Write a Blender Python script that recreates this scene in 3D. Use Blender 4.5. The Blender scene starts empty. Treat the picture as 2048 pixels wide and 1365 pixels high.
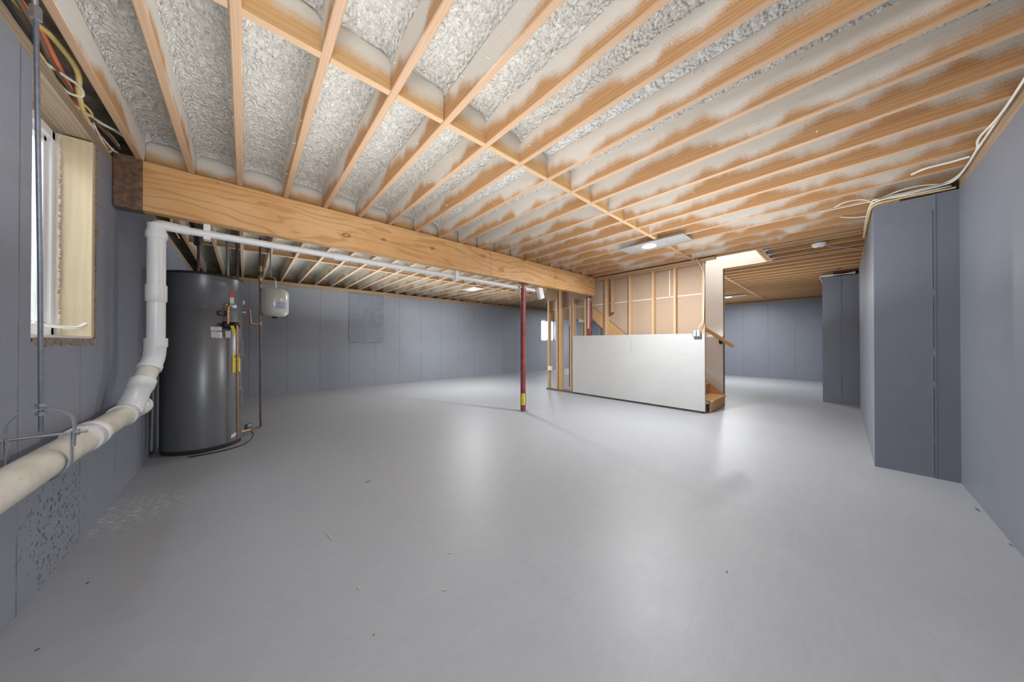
import bpy, math, random
from math import pi, sin, cos, radians, sqrt
from mathutils import Vector, noise, Matrix
random.seed(7)
SC = bpy.context.scene
COL = SC.collection

# ------------------------------------------------------------------ camera, world, exposure
cam_d = bpy.data.cameras.new('camera'); cam = bpy.data.objects.new('camera', cam_d); COL.objects.link(cam)
cam_d.sensor_fit = 'HORIZONTAL'; cam_d.sensor_width = 36.0; cam_d.lens = 595.04 / 2048 * 36.0
cam_d.clip_start = 0.02; cam_d.clip_end = 200
YAW, PITCH = 0.7319, 0.0049
cam.location = (0, 0, 1.1138)
cam.rotation_euler = (pi/2 + PITCH, 0, -YAW)
SC.camera = cam
SC.view_settings.view_transform = 'Standard'; SC.view_settings.look = 'None'
SC.view_settings.gamma = 1.0; SC.view_settings.use_curve_mapping = False
SC.view_settings.exposure = 0.77
SC.cycles.use_denoising = True
SC.cycles.max_bounces = 12; SC.cycles.diffuse_bounces = 8; SC.cycles.glossy_bounces = 4
SC.cycles.sample_clamp_indirect = 6.0
SC.cycles.caustics_reflective = False; SC.cycles.caustics_refractive = False

w = bpy.data.worlds.new('World'); SC.world = w; w.use_nodes = True
bg = w.node_tree.nodes['Background']; bg.inputs[0].default_value = (0.86, 0.93, 1.0, 1); bg.inputs[1].default_value = 9.0

def lamp(name, kind, loc, energy, size=0.1, color=(1, 0.97, 0.93), rot=None, **kw):
    d = bpy.data.lights.new(name, kind); d.energy = energy; d.color = color
    if kind == 'AREA':
        d.shape = 'DISK'; d.size = size
    else:
        d.shadow_soft_size = size
    for k, v in kw.items(): setattr(d, k, v)
    o = bpy.data.objects.new(name, d); o.location = loc
    if rot: o.rotation_euler = rot
    COL.objects.link(o); return o
LIGHTS = [(4.054, 1.745), (4.165, 6.05), (10.28, 2.19), (10.28, 6.2), (0.3, -0.25)]  # last two are unseen lights added for brightness, without fixtures
for (lx, ly) in LIGHTS:
    lamp('downlight_and_fill_beam', 'AREA', (lx, ly, 2.402), 53 if lx > 1 else 6, 0.15, (0.95, 0.98, 1.0))
    lamp('downlight_and_fill_spill', 'POINT', (lx, ly, 2.375), 0.5, 0.05, (0.95, 0.98, 1.0))
# unseen upward area lights, added to brighten the ceiling evenly
for (bx, by, be, bs) in ((0.8, 1.7, 21, 2.2), (3.3, 1.0, 27, 2.4), (1.8, 5.9, 52, 2.8), (4.4, 6.0, 26, 2.4), (7.2, 1.2, 12, 2.0), (9.8, 2.5, 12, 2.4)):
    lamp('upward_fill', 'AREA', (bx, by, 1.22), be, bs, (0.95, 0.98, 1.0), rot=(pi, 0, 0), spread=radians(146))
lamp('camera_fill', 'POINT', (-0.1, -0.4, 1.75), 40, 0.25, (0.93, 0.97, 1.0))  # unseen soft light added near the camera for frontal fill
lamp('stairwell_fill', 'POINT', (5.85, 1.25, 4.3), 62, 0.15, (0.97, 0.98, 1.0))  # unseen light added up the shaft to brighten the stair wall

# ------------------------------------------------------------------ node helpers
class N:
    def __init__(s, name):
        s.m = bpy.data.materials.new(name); s.m.use_nodes = True
        s.t = s.m.node_tree; s.b = s.t.nodes['Principled BSDF']
    def n(s, typ, **kw):
        nd = s.t.nodes.new(typ)
        for k, v in kw.items():
            if k.startswith('i_'):
                key = k[2:]
                key = int(key) if key.isdigit() else key.replace('_', ' ')
                nd.inputs[key].default_value = v
            else: setattr(nd, k, v)
        return nd
    def l(s, a, b): s.t.links.new(a, b)
    def coord(s, scale=(1, 1, 1), rnd=True):
        tc = s.n('ShaderNodeTexCoord'); mp = s.n('ShaderNodeMapping')
        mp.inputs['Scale'].default_value = scale
        if rnd:
            oi = s.n('ShaderNodeObjectInfo'); mu = s.n('ShaderNodeVectorMath', operation='SCALE')
            mu.inputs[0].default_value = (37.3, 51.7, 23.9); s.l(oi.outputs['Random'], mu.inputs['Scale'])
            ad = s.n('ShaderNodeVectorMath', operation='ADD')
            s.l(tc.outputs['Object'], ad.inputs[0]); s.l(mu.outputs[0], ad.inputs[1])
            s.l(ad.outputs[0], mp.inputs['Vector'])
        else: s.l(tc.outputs['Object'], mp.inputs['Vector'])
        return mp.outputs[0]
    def noise(s, vec, scale, detail=4, rough=0.5, dist=0):
        nd = s.n('ShaderNodeTexNoise'); nd.inputs['Scale'].default_value = scale
        nd.inputs['Detail'].default_value = detail; nd.inputs['Roughness'].default_value = rough
        nd.inputs['Distortion'].default_value = dist
        s.l(vec, nd.inputs['Vector']); return nd.outputs['Fac']
    def vor(s, vec, scale, feature='F1'):
        nd = s.n('ShaderNodeTexVoronoi', feature=feature); nd.inputs['Scale'].default_value = scale
        s.l(vec, nd.inputs['Vector']); return nd.outputs['Distance']
    def ramp(s, fac, stops):
        r = s.n('ShaderNodeValToRGB'); e = r.color_ramp.elements
        while len(e) < len(stops): e.new(0.5)
        for i, (p, c) in enumerate(stops):
            e[i].position = p; e[i].color = (*c, 1) if len(c) == 3 else c
        s.l(fac, r.inputs[0]); return r.outputs[0]
    def mask(s, fac, a, b):
        r = s.n('ShaderNodeMapRange', interpolation_type='SMOOTHSTEP'); r.inputs[1].default_value = a; r.inputs[2].default_value = b
        s.l(fac, r.inputs[0]); return r.outputs[0]
    def mix(s, fac, a, b, mode='MIX'):
        m = s.n('ShaderNodeMix', data_type='RGBA', blend_type=mode)
        for src, i in ((fac, 0), (a, 6), (b, 7)):
            if hasattr(src, 'links'): s.l(src, m.inputs[i])
            elif i == 0: m.inputs[0].default_value = src
            else: m.inputs[i].default_value = (*src, 1)
        return m.outputs[2]
    def math(s, op, a, b=0.0):
        m = s.n('ShaderNodeMath', operation=op)
        for src, i in ((a, 0), (b, 1)):
            if hasattr(src, 'links'): s.l(src, m.inputs[i])
            else: m.inputs[i].default_value = src
        return m.outputs[0]
    def sep(s, vec):
        x = s.n('ShaderNodeSeparateXYZ'); s.l(vec, x.inputs[0]); return x.outputs
    def bump(s, h, strength=0.3, dist=0.01):
        b = s.n('ShaderNodeBump'); b.inputs['Strength'].default_value = strength; b.inputs['Distance'].default_value = dist
        s.l(h, b.inputs['Height']); s.l(b.outputs[0], s.b.inputs['Normal']); return b
    def out(s, color, rough=0.6, metal=0.0, spec=0.5):
        if hasattr(color, 'links'): s.l(color, s.b.inputs['Base Color'])
        else: s.b.inputs['Base Color'].default_value = (*color, 1)
        if hasattr(rough, 'links'): s.l(rough, s.b.inputs['Roughness'])
        else: s.b.inputs['Roughness'].default_value = rough
        s.b.inputs['Metallic'].default_value = metal
        s.b.inputs['Specular IOR Level'].default_value = spec
        return s.m

def S(r, g, b):
    f = lambda c: (c/255/12.92) if c/255 <= 0.04045 else ((c/255+0.055)/1.055)**2.4
    return (f(r), f(g), f(b))

def simple(name, col, rough=0.5, metal=0.0, var=0.12, scale=12, bump=0.0, spec=0.5):
    k = N(name); v = k.coord(); f = k.noise(v, scale, 5, 0.6)
    dark = tuple(c*(1-var) for c in col); lite = tuple(min(1, c*(1+var)) for c in col)
    c = k.ramp(f, [(0.3, dark), (0.7, lite)])
    if bump: k.bump(k.noise(v, scale*5, 4), bump, 0.004)
    return k.out(c, rough, metal, spec)

def wood(name, axis, light, dark, spray=None, thr=(0.06, 0.05), streak=1.0, rough=0.62, zrange=None, grain=26, knots=0.5, bottom_tint=None):
    """lumber: grain runs along axis; spray = colour of foam overspray above a wavy height"""
    k = N(name)
    sc = [1, 1, 1]; sc['xyz'.index(axis)] = 0.07
    v = k.coord(tuple(sc)); 
    big = k.noise(v, 5, 2, 0.5, 0.4)
    wv = k.n('ShaderNodeTexWave', wave_type='RINGS', rings_direction=axis.upper()); wv.inputs['Scale'].default_value = grain
    wv.inputs['Distortion'].default_value = 7; wv.inputs['Detail'].default_value = 3; wv.inputs['Detail Scale'].default_value = 1.2
    k.l(v, wv.inputs['Vector'])
    fine = k.noise(v, 90, 4, 0.7)
    c = k.mix(k.math('MULTIPLY', wv.outputs['Fac'], 0.55*streak), light, dark)
    c = k.mix(k.math('MULTIPLY', big, 0.35), c, tuple(x*0.75 for x in light))
    c = k.mix(k.math('MULTIPLY', k.mask(fine, 0.5, 0.8), 0.3), c, dark)
    # knots
    sk = [1, 1, 1]; sk['xyz'.index(axis)] = 0.45
    vk = k.coord(tuple(sk)); kd = k.vor(vk, 3.1)
    kn = k.math('SUBTRACT', 1.0, k.mask(kd, 0.035, 0.085))
    c = k.mix(k.math('MULTIPLY', kn, knots), c, tuple(x*0.3 for x in dark))
    if spray:
        z = k.sep(k.n('ShaderNodeTexCoord').outputs['Object'])[2]
        v2 = k.coord((1, 1, 1) if axis != 'q' else (1, 1, 1))
        sA = [1, 1, 1]; sA['xyz'.index(axis)] = 1.0; sA[2] = 0.15
        va = k.coord(tuple(sA)); n1 = k.noise(va, 2.3, 2, 0.5); n2 = k.noise(v2, 140, 3, 0.8); n3 = k.noise(va, 9, 2, 0.5)
        t = k.math('ADD', k.math('MULTIPLY', k.math('SUBTRACT', n1, 0.5), thr[1]*8), k.math('MULTIPLY', k.math('SUBTRACT', n2, 0.5), 0.09))
        t = k.math('ADD', t, k.math('MULTIPLY', k.math('SUBTRACT', n3, 0.5), 0.10))
        h = k.math('SUBTRACT', z, k.math('ADD', t, thr[0]))
        m = k.mask(h, -0.035, 0.045)
        ge = k.n('ShaderNodeNewGeometry'); nz = k.sep(ge.outputs['Normal'])[2]
        side = k.mask(k.math('ABSOLUTE', nz), 0.9, 0.5)
        m = k.math('MULTIPLY', m, k.math('ADD', k.math('MULTIPLY', side, 0.93), 0.0))
        if bottom_tint: c = k.mix(k.math('SUBTRACT', 1.0, side), c, k.mix(k.math('MULTIPLY', wv.outputs['Fac'], 0.35), bottom_tint, tuple(x*0.7 for x in bottom_tint)))  # underside: pinkish wood, darkened to offset the added light from below
        sp = k.mix(n2, spray, tuple(x*0.86 for x in spray))
        c = k.mix(m, c, sp)
    k.bump(k.math('ADD', k.math('MULTIPLY', wv.outputs['Fac'], 0.4), fine), 0.18, 0.003)
    return k.out(c, rough, 0, 0.35)

M = {}
FOAMC = (0.74, 0.71, 0.66)
M['joist'] = wood('joist_wood', 'y', (0.58, 0.32, 0.145), (0.34, 0.155, 0.055), spray=(0.76, 0.715, 0.645), thr=(0.062, 0.045), bottom_tint=(0.43, 0.275, 0.17), streak=0.85)
M['joist_back'] = wood('joist_wood_sprayed_shaded', 'y', (0.36, 0.22, 0.12), (0.20, 0.11, 0.055), spray=(0.47, 0.44, 0.37), thr=(0.045, 0.035), bottom_tint=(0.30, 0.21, 0.14), streak=0.6)  # sprayed wood, darkened to stand for dimmer light behind the beam
M['joist_far'] = wood('joist_wood_bare', 'y', (0.52, 0.30, 0.14), (0.30, 0.15, 0.06), spray=(0.55, 0.46, 0.35), thr=(0.15, 0.05), bottom_tint=(0.50, 0.31, 0.16), streak=0.8)
M['block'] = wood('blocking_wood', 'x', (0.62, 0.375, 0.165), (0.42, 0.21, 0.08), spray=(0.68, 0.64, 0.57), thr=(0.085, 0.02), bottom_tint=(0.46, 0.30, 0.18), streak=0.5, knots=0.1)
M['block_back'] = wood('blocking_wood_shaded', 'x', (0.42, 0.23, 0.10), (0.25, 0.12, 0.05), spray=(0.47, 0.44, 0.37), thr=(0.06, 0.02), bottom_tint=(0.32, 0.21, 0.13), streak=0.5, knots=0.1)  # darker copy: weak light behind the beam put into the colour
M['stud'] = wood('stud_wood', 'z', (0.66, 0.45, 0.26), (0.42, 0.24, 0.12), grain=30)
M['stud_dark'] = wood('old_stud_wood', 'z', (0.30, 0.19, 0.10), (0.16, 0.09, 0.045), grain=30)
M['stair'] = wood('stair_wood', 'y', (0.66, 0.40, 0.19), (0.46, 0.25, 0.10), grain=22, knots=0.2)
M['plate'] = wood('plate_wood', 'y', (0.52, 0.33, 0.17), (0.33, 0.19, 0.09), grain=26)
M['plate_dark'] = wood('shaded_plate_wood', 'y', (0.16, 0.14, 0.12), (0.08, 0.07, 0.06), grain=20)  # shadow under the drywall sheet put into the plate colour
M['sill'] = wood('treated_wood', 'y', (0.40, 0.31, 0.22), (0.20, 0.14, 0.09), grain=18)
M['sill_x'] = wood('treated_wood_cross', 'x', (0.42, 0.30, 0.19), (0.22, 0.14, 0.08), grain=18)
M['plain_x'] = wood('header_wood', 'x', (0.60, 0.37, 0.18), (0.40, 0.21, 0.09), grain=20, knots=0.3)
M['jamb'] = wood('pale_jamb_wood', 'z', (0.66, 0.55, 0.37), (0.50, 0.38, 0.20), grain=16, streak=0.5, knots=0.9)

def beam_material():
    k = N('laminated_beam_wood'); v = k.coord((0.16, 1, 1), rnd=False)
    d = k.noise(v, 3.2, 3, 0.55, 0.6)
    z = k.sep(v)[2]
    f = k.math('ADD', k.math('MULTIPLY', z, 5.0), k.math('MULTIPLY', d, 3.4))
    s = k.math('SINE', k.math('MULTIPLY', f, 17.0))
    line = k.mask(s, 0.35, 1.0)
    v3 = k.coord((0.05, 1, 1), rnd=False); fine = k.noise(v3, 120, 3, 0.7)
    vb = k.coord((0.5, 1, 1), rnd=False); patch = k.noise(vb, 3.0, 3, 0.6)
    c = k.mix(k.mask(patch, 0.35, 0.7), (0.64, 0.345, 0.135), (0.72, 0.43, 0.20))
    c = k.mix(k.math('MULTIPLY', line, 0.42), c, (0.38, 0.17, 0.055))
    c = k.mix(k.math('MULTIPLY', k.mask(fine, 0.55, 0.8), 0.25), c, (0.42, 0.2, 0.07))
    vk = k.coord((0.55, 1, 1), rnd=False); kd = k.vor(vk, 4.3)
    ring = k.math('MULTIPLY', k.mask(kd, 0.05, 0.075), k.mask(kd, 0.125, 0.09))
    c = k.mix(k.math('MULTIPLY', ring, 0.75), c, (0.20, 0.075, 0.025))
    dots = k.mask(k.vor(k.coord((1, 1, 1), rnd=False), 9.0), 0.06, 0.04)
    c = k.mix(k.math('MULTIPLY', dots, 0.8), c, (0.10, 0.045, 0.02))
    k.bump(fine, 0.12, 0.002)
    return k.out(c, 0.5, 0, 0.4)
M['beam'] = beam_material()

def foam_material(name, FOAMC):
    k = N(name); v = k.coord()
    vs = k.coord((1, 0.55, 1))
    a = k.noise(vs, 34, 4, 0.55, 1.6); b = k.vor(v, 62); c = k.noise(v, 5, 3)
    col = k.mix(k.mask(a, 0.3, 0.7), tuple(x*0.78 for x in FOAMC), FOAMC)
    col = k.mix(k.math('MULTIPLY', k.mask(c, 0.35, 0.75), 0.35), col, tuple(x*0.9 for x in FOAMC))
    h = k.math('ADD', k.math('MULTIPLY', a, 1.0), k.math('MULTIPLY', b, -0.55))
    k.bump(h, 1.0, 0.028)
    return k.out(col, 0.6, 0, 0.35)
M['foam'] = foam_material('spray_foam', (0.72, 0.685, 0.625))
M['foam_white'] = foam_material('fresh_spray_foam', (0.84, 0.83, 0.80))
M['foam_back'] = foam_material('spray_foam_shaded', (0.47, 0.445, 0.385))  # greyed copy: dim light of the back zone put into the colour
M['foamdark'] = simple('weathered_foam', (0.36, 0.31, 0.25), 0.8, var=0.5, scale=7, bump=0.8)

def wall_material(name, base, seam_axis='y', spots=None, patchy=0.1, phase=0.0, seams=0.7):
    k = N(name); v = k.coord(rnd=False)
    tc = k.n('ShaderNodeNewGeometry').outputs['Position']
    n1 = k.noise(tc, 1.4, 4, 0.6); n2 = k.noise(tc, 60, 4, 0.7); n3 = k.noise(tc, 7, 5, 0.65)
    c = k.mix(n1, tuple(x*(1-patchy) for x in base), tuple(x*(1+patchy) for x in base))
    # cast form-board joints every 0.61 m
    p = k.sep(tc)['xyz'.index(seam_axis)]
    fr = k.math('FRACT', k.math('DIVIDE', k.math('ADD', p, 0.3075-phase+0.615*40), 0.615))
    near = k.math('ABSOLUTE', k.math('SUBTRACT', fr, 0.5))
    seam = k.mask(near, 0.014, 0.004)
    brk = k.math('ADD', k.math('MULTIPLY', k.mask(n3, 0.4, 0.6), 0.7), 0.3)
    c = k.mix(k.math('MULTIPLY', k.math('MULTIPLY', seam, brk), seams), c, tuple(x*0.45 for x in base))
    pits = k.mask(k.vor(tc, 16), 0.055, 0.03)
    c = k.mix(k.math('MULTIPLY', pits, k.math('MULTIPLY', k.mask(n1, 0.5, 0.7), 0.6)), c, tuple(x*0.35 for x in base))
    if spots:
        ctr, rad = spots
        d = k.n('ShaderNodeVectorMath', operation='DISTANCE'); k.l(tc, d.inputs[0]); d.inputs[1].default_value = ctr
        reg = k.mask(d.outputs['Value'], rad, rad*0.35)
        sp = k.mask(k.noise(tc, 46, 3, 0.6), 0.57, 0.62)
        c = k.mix(k.math('MULTIPLY', k.math('MULTIPLY', reg, sp), 0.75), c, (0.03, 0.035, 0.045))
        wn = k.mask(k.noise(tc, 75, 2, 0.5), 0.70, 0.74)
        c = k.mix(k.math('MULTIPLY', wn, 0.5), c, (0.5, 0.5, 0.5))
    h = k.math('ADD', k.math('MULTIPLY', n3, 0.9), k.math('MULTIPLY', n2, 0.25))
    h = k.math('ADD', h, k.math('MULTIPLY', seam, 1.1*seams))
    k.bump(h, 0.35, 0.008)
    return k.out(c, 0.47, 0, 0.45)
WB = (0.26, 0.285, 0.34)
M['wall_y'] = wall_material('painted_concrete_left', WB, 'y', spots=((-0.685, 2.62, 0.25), 0.5), phase=2.24)
M['wall_x'] = wall_material('painted_concrete_back', (0.268, 0.283, 0.322), 'x', phase=0.685)
M['wall_far'] = wall_material('painted_concrete_far', (0.225, 0.24, 0.285), 'y', phase=2.19)
M['wall_r'] = wall_material('painted_concrete_right', (0.20, 0.22, 0.265), 'x', phase=3.43, seams=0.22)
M['patch'] = simple('rough_patched_plaster', (0.225, 0.24, 0.28), 0.55, var=0.12, scale=9, bump=0.35)

def floor_material():
    k = N('painted_floor'); tc = k.n('ShaderNodeNewGeometry').outputs['Position']
    n1 = k.noise(tc, 0.8, 3); n2 = k.noise(tc, 6, 5, 0.65)
    mp = k.n('ShaderNodeMapping'); mp.inputs['Scale'].default_value = (1, 5, 1); mp.inputs['Rotation'].default_value = (0, 0, 0.8)
    k.l(tc, mp.inputs['Vector']); br = k.noise(mp.outputs[0], 9, 5, 0.7, 0.6)
    base = (0.345, 0.350, 0.370)
    c = k.mix(n1, tuple(x*0.88 for x in base), tuple(x*1.06 for x in base))
    c = k.mix(k.math('MULTIPLY', k.mask(br, 0.35, 0.75), 0.22), c, (0.25, 0.25, 0.262))
    c = k.mix(k.math('MULTIPLY', k.mask(n2, 0.4, 0.75), 0.12), c, (0.44, 0.445, 0.46))
    sp = k.mask(k.vor(tc, 5.5), 0.022, 0.012); c = k.mix(k.math('MULTIPLY', sp, 0.5), c, (0.5, 0.5, 0.5))
    d = k.n('ShaderNodeVectorMath', operation='DISTANCE'); k.l(tc, d.inputs[0]); d.inputs[1].default_value = (-0.55, 3.15, 0)
    reg = k.mask(d.outputs['Value'], 0.45, 0.05); mp2 = k.n('ShaderNodeMapping'); mp2.inputs['Scale'].default_value = (1, 4, 1)
    k.l(tc, mp2.inputs['Vector']); sc = k.mask(k.noise(mp2.outputs[0], 22, 5, 0.75), 0.53, 0.60)
    c = k.mix(k.math('MULTIPLY', k.math('MULTIPLY', reg, sc), 1.0), c, (0.72, 0.72, 0.72))
    r = k.n('ShaderNodeMapRange'); r.inputs[3].default_value = 0.40; r.inputs[4].default_value = 0.50; k.l(n2, r.inputs[0])
    k.bump(k.math('ADD', k.math('MULTIPLY', n2, 0.7), k.math('MULTIPLY', br, 0.4)), 0.16, 0.008)
    return k.out(c, r.outputs[0], 0, 0.42)
M['floor'] = floor_material()
M['drywall'] = simple('white_drywall', (0.52, 0.515, 0.505), 0.75, var=0.03, scale=3, bump=0.05)
def kraft():
    k = N('drywall_backing_paper'); v = k.coord((0.3, 0.3, 1)); f = k.noise(v, 45, 3, 0.6)
    c = k.mix(f, (0.40, 0.29, 0.205), (0.47, 0.345, 0.25)); k.bump(f, 0.1, 0.002); return k.out(c, 0.85, 0, 0.2)
M['kraft'] = kraft()
M['tape'] = simple('joint_compound', (0.72, 0.67, 0.6), 0.8, var=0.1, scale=30)
M['drywall_stair'] = simple('stair_wall_paint_white', (0.76, 0.74, 0.70), 0.7, var=0.02, scale=2)  # plain off-white, lighter than the front drywall sheet
M['scuff'] = simple('grey_scuff', (0.40, 0.40, 0.39), 0.8)
M['beige'] = simple('stair_wall_paint', (0.76, 0.74, 0.71), 0.7, var=0.02, scale=2)
M['pvc'] = simple('white_pvc', (0.80, 0.80, 0.80), 0.28, var=0.02, scale=5)
def oldpvc():
    k = N('scuffed_pvc'); v = k.coord(rnd=False); f = k.noise(v, 9, 5, 0.65); g = k.noise(k.coord((1, 0.4, 1), False), 24, 5, 0.8)
    c = k.mix(k.mask(f, 0.35, 0.7), (0.74, 0.71, 0.63), (0.62, 0.57, 0.47)); c = k.mix(k.math('MULTIPLY', k.mask(g, 0.58, 0.72), 0.55), c, (0.38, 0.34, 0.27))
    return k.out(c, 0.4, 0, 0.45)
M['oldpvc'] = oldpvc()
M['steel'] = simple('galvanised_steel', (0.42, 0.44, 0.47), 0.42, 0.85, 0.15, 30)
M['pan'] = simple('dull_metal_pan', (0.30, 0.29, 0.28), 0.7, 0.1, 0.1, 10)
M['rod'] = simple('zinc_rod', (0.22, 0.24, 0.28), 0.45, 0.7, 0.15, 40)
M['copper'] = simple('copper_pipe', (0.50, 0.27, 0.17), 0.38, 0.85, 0.3, 18)
M['oldcopper'] = simple('tarnished_copper', (0.20, 0.14, 0.11), 0.42, 0.7, 0.3, 14)
M['brass'] = simple('brass', (0.62, 0.48, 0.20), 0.35, 0.8, 0.2, 20)
M['post'] = simple('red_primer_paint', (0.26, 0.055, 0.055), 0.42, 0, 0.35, 10, spec=0.5)
M['heater'] = simple('heater_grey_enamel', (0.185, 0.19, 0.20), 0.32, 0.3, 0.03, 3)
M['heatertrim'] = simple('heater_dark_trim', (0.045, 0.045, 0.05), 0.4, 0.1, 0.1, 6)
M['black'] = simple('black_rubber', (0.012, 0.012, 0.014), 0.5, 0, 0.2, 12)
M['tank'] = simple('cream_enamel', (0.71, 0.72, 0.64), 0.16, 0, 0.02, 4)
M['white'] = simple('white_plastic', (0.82, 0.82, 0.82), 0.4, 0, 0.02, 4)
M['yellow'] = simple('yellow_label', (0.86, 0.72, 0.03), 0.55, 0, 0.05, 10)
M['red'] = simple('red_label', (0.65, 0.05, 0.05), 0.5, 0, 0.1, 10)
M['green'] = simple('green_handle', (0.05, 0.30, 0.20), 0.5, 0, 0.1, 10)
M['print'] = simple('label_print', (0.10, 0.10, 0.11), 0.7, 0, 0.1, 10)
M['blueprint'] = simple('pale_blue_print', (0.50, 0.55, 0.68), 0.5, 0, 0.2, 60)
M['tapewrap'] = simple('brown_membrane_wrap', (0.16, 0.085, 0.05), 0.28, 0, 0.6, 30, bump=0.6)
M['cab_y'] = simple('yellow_cable', (0.66, 0.50, 0.20), 0.45, 0, 0.15, 10)
M['cab_w'] = simple('white_cable', (0.66, 0.63, 0.56), 0.45, 0, 0.12, 10)
M['cab_r'] = simple('rust_cable', (0.30, 0.07, 0.03), 0.45, 0, 0.25, 10)
M['cab_o'] = simple('orange_cable', (0.62, 0.16, 0.07), 0.45, 0, 0.15, 10)
M['cab_b'] = simple('brown_cable', (0.12, 0.075, 0.05), 0.5, 0, 0.25, 10)
M['cab_k'] = simple('black_cable', (0.015, 0.014, 0.014), 0.5, 0, 0.25, 10)
M['concrete'] = simple('raw_concrete_edge', (0.30, 0.24, 0.18), 0.9, 0, 0.35, 40, bump=1.0)
M['subfloor'] = simple('subfloor_board', (0.32, 0.22, 0.13), 0.8, 0, 0.25, 8)
M['well'] = simple('window_well_liner', (0.74, 0.70, 0.63), 0.7, 0, 0.08, 4)
M['splinter'] = simple('pale_splinter', (0.66, 0.62, 0.54), 0.7)
M['splinterdark'] = simple('dark_chip', (0.06, 0.055, 0.055), 0.7)
k = N('lit_lens'); k.b.inputs['Emission Color'].default_value = (1, 0.98, 0.95, 1); k.b.inputs['Emission Strength'].default_value = 22; M['lens'] = k.out((0.9, 0.9, 0.9), 0.5)
k = N('window_glass'); k.out((0.9, 0.92, 0.92), 0.05)
_t = k.n('ShaderNodeBsdfTransparent'); _t.inputs[0].default_value = (0.95, 0.97, 0.97, 1); _g = k.n('ShaderNodeBsdfGlossy'); _g.inputs['Roughness'].default_value = 0.03
_x = k.n('ShaderNodeMixShader'); _x.inputs[0].default_value = 0.08; k.l(_t.outputs[0], _x.inputs[1]); k.l(_g.outputs[0], _x.inputs[2])
k.l(_x.outputs[0], k.t.nodes['Material Output'].inputs[0]); M['glass'] = k.m

# ------------------------------------------------------------------ mesh helpers
WL = {}
class MB:
    def __init__(s): s.v = []; s.f = []; s.sm = []
    def add(s, vs, fs, smooth=False):
        o = len(s.v); s.v += [tuple(x) for x in vs]; s.f += [tuple(i+o for i in f) for f in fs]; s.sm += [smooth]*len(fs); return s
    def box(s, x0, x1, y0, y1, z0, z1):
        vs = [(x, y, z) for z in (z0, z1) for y in (y0, y1) for x in (x0, x1)]
        return s.add(vs, [(0, 2, 3, 1), (4, 5, 7, 6), (0, 1, 5, 4), (2, 6, 7, 3), (0, 4, 6, 2), (1, 3, 7, 5)])
    def obox(s, c, dx, dy, dz, hx, hy, hz):
        c = Vector(c); dx, dy, dz = Vector(dx).normalized(), Vector(dy).normalized(), Vector(dz).normalized()
        vs = [c+dx*hx*a+dy*hy*b+dz*hz*e for e in (-1, 1) for b in (-1, 1) for a in (-1, 1)]
        return s.add(vs, [(0, 2, 3, 1), (4, 5, 7, 6), (0, 1, 5, 4), (2, 6, 7, 3), (0, 4, 6, 2), (1, 3, 7, 5)])
    def prism(s, pts, axis, a, b):
        """extrude 2-D polygon (the two remaining axes in xyz order) from a to b along axis"""
        i = 'xyz'.index(axis); n = len(pts)
        def P(p, t): q = list(p); q.insert(i, t); return q
        vs = [P(p, a) for p in pts]+[P(p, b) for p in pts]
        fs = [tuple(range(n))[::-1], tuple(range(n, 2*n))]+[(j, (j+1) % n, n+(j+1) % n, n+j) for j in range(n)]
        return s.add(vs, fs)
    def tube(s, path, r, seg=16, cap=True, smooth=True):
        P = [Vector(p) for p in path]; n = len(P); rs = r if isinstance(r, (list, tuple)) else [r]*n
        T = [((P[min(i+1, n-1)]-P[max(i-1, 0)]).normalized()) for i in range(n)]
        up = Vector((0, 0, 1)) if abs(T[0].z) < 0.9 else Vector((1, 0, 0))
        a = T[0].cross(up).normalized(); vs = []; fs = []
        for i in range(n):
            a = (a-T[i]*a.dot(T[i])).normalized(); b = T[i].cross(a)
            for j in range(seg):
                t = 2*pi*j/seg; vs.append(P[i]+(a*cos(t)+b*sin(t))*rs[i])
        for i in range(n-1):
            for j in range(seg):
                fs.append((i*seg+j, i*seg+(j+1) % seg, (i+1)*seg+(j+1) % seg, (i+1)*seg+j))
        s.add(vs, fs, smooth)
        if cap:
            s.add([vs[j] for j in range(seg)], [tuple(range(seg))[::-1]])
            s.add([vs[(n-1)*seg+j] for j in range(seg)], [tuple(range(seg))])
        return s
    def lathe(s, c, prof, seg=48, smooth=True, cap=True):
        """profile [(r,z)] around the vertical axis through c"""
        vs = []; n = len(prof)
        for (r, z) in prof:
            for j in range(seg):
                t = 2*pi*j/seg; vs.append((c[0]+r*cos(t), c[1]+r*sin(t), c[2]+z))
        fs = [(i*seg+j, i*seg+(j+1) % seg, (i+1)*seg+(j+1) % seg, (i+1)*seg+j) for i in range(n-1) for j in range(seg)]
        s.add(vs, fs, smooth)
        if cap:
            s.add(vs[:seg], [tuple(range(seg))[::-1]]); s.add(vs[-seg:], [tuple(range(seg))])
        return s
    def build(s, name, mat, parent=None, bevel=0.0, label=None):
        xs = [v[0] for v in s.v]; ys = [v[1] for v in s.v]; zs = [v[2] for v in s.v]
        o = Vector(((min(xs)+max(xs))/2, (min(ys)+max(ys))/2, min(zs)))
        me = bpy.data.meshes.new(name); me.from_pydata([tuple(Vector(v)-o) for v in s.v], [], s.f)
        me.polygons.foreach_set('use_smooth', s.sm); me.materials.append(M[mat]); me.update()
        return place(name, me, o, parent, bevel, label)
def place(name, me, o, parent=None, bevel=0.0, label=None):
    ob = bpy.data.objects.new(name, me); COL.objects.link(ob); o = Vector(o); WL[ob.name] = o
    if parent: ob.parent = parent; ob.location = o-WL[parent.name]
    else: ob.location = o
    if bevel:
        b = ob.modifiers.new('bevel', 'BEVEL'); b.width = bevel; b.segments = 2; b.limit_method = 'ANGLE'; b.angle_limit = radians(50)
    if label: ob['label'] = label
    return ob
def tag(o, label, cat, group=None):
    o['label'] = label; o['category'] = cat
    if group: o['group'] = group
    return o
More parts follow.
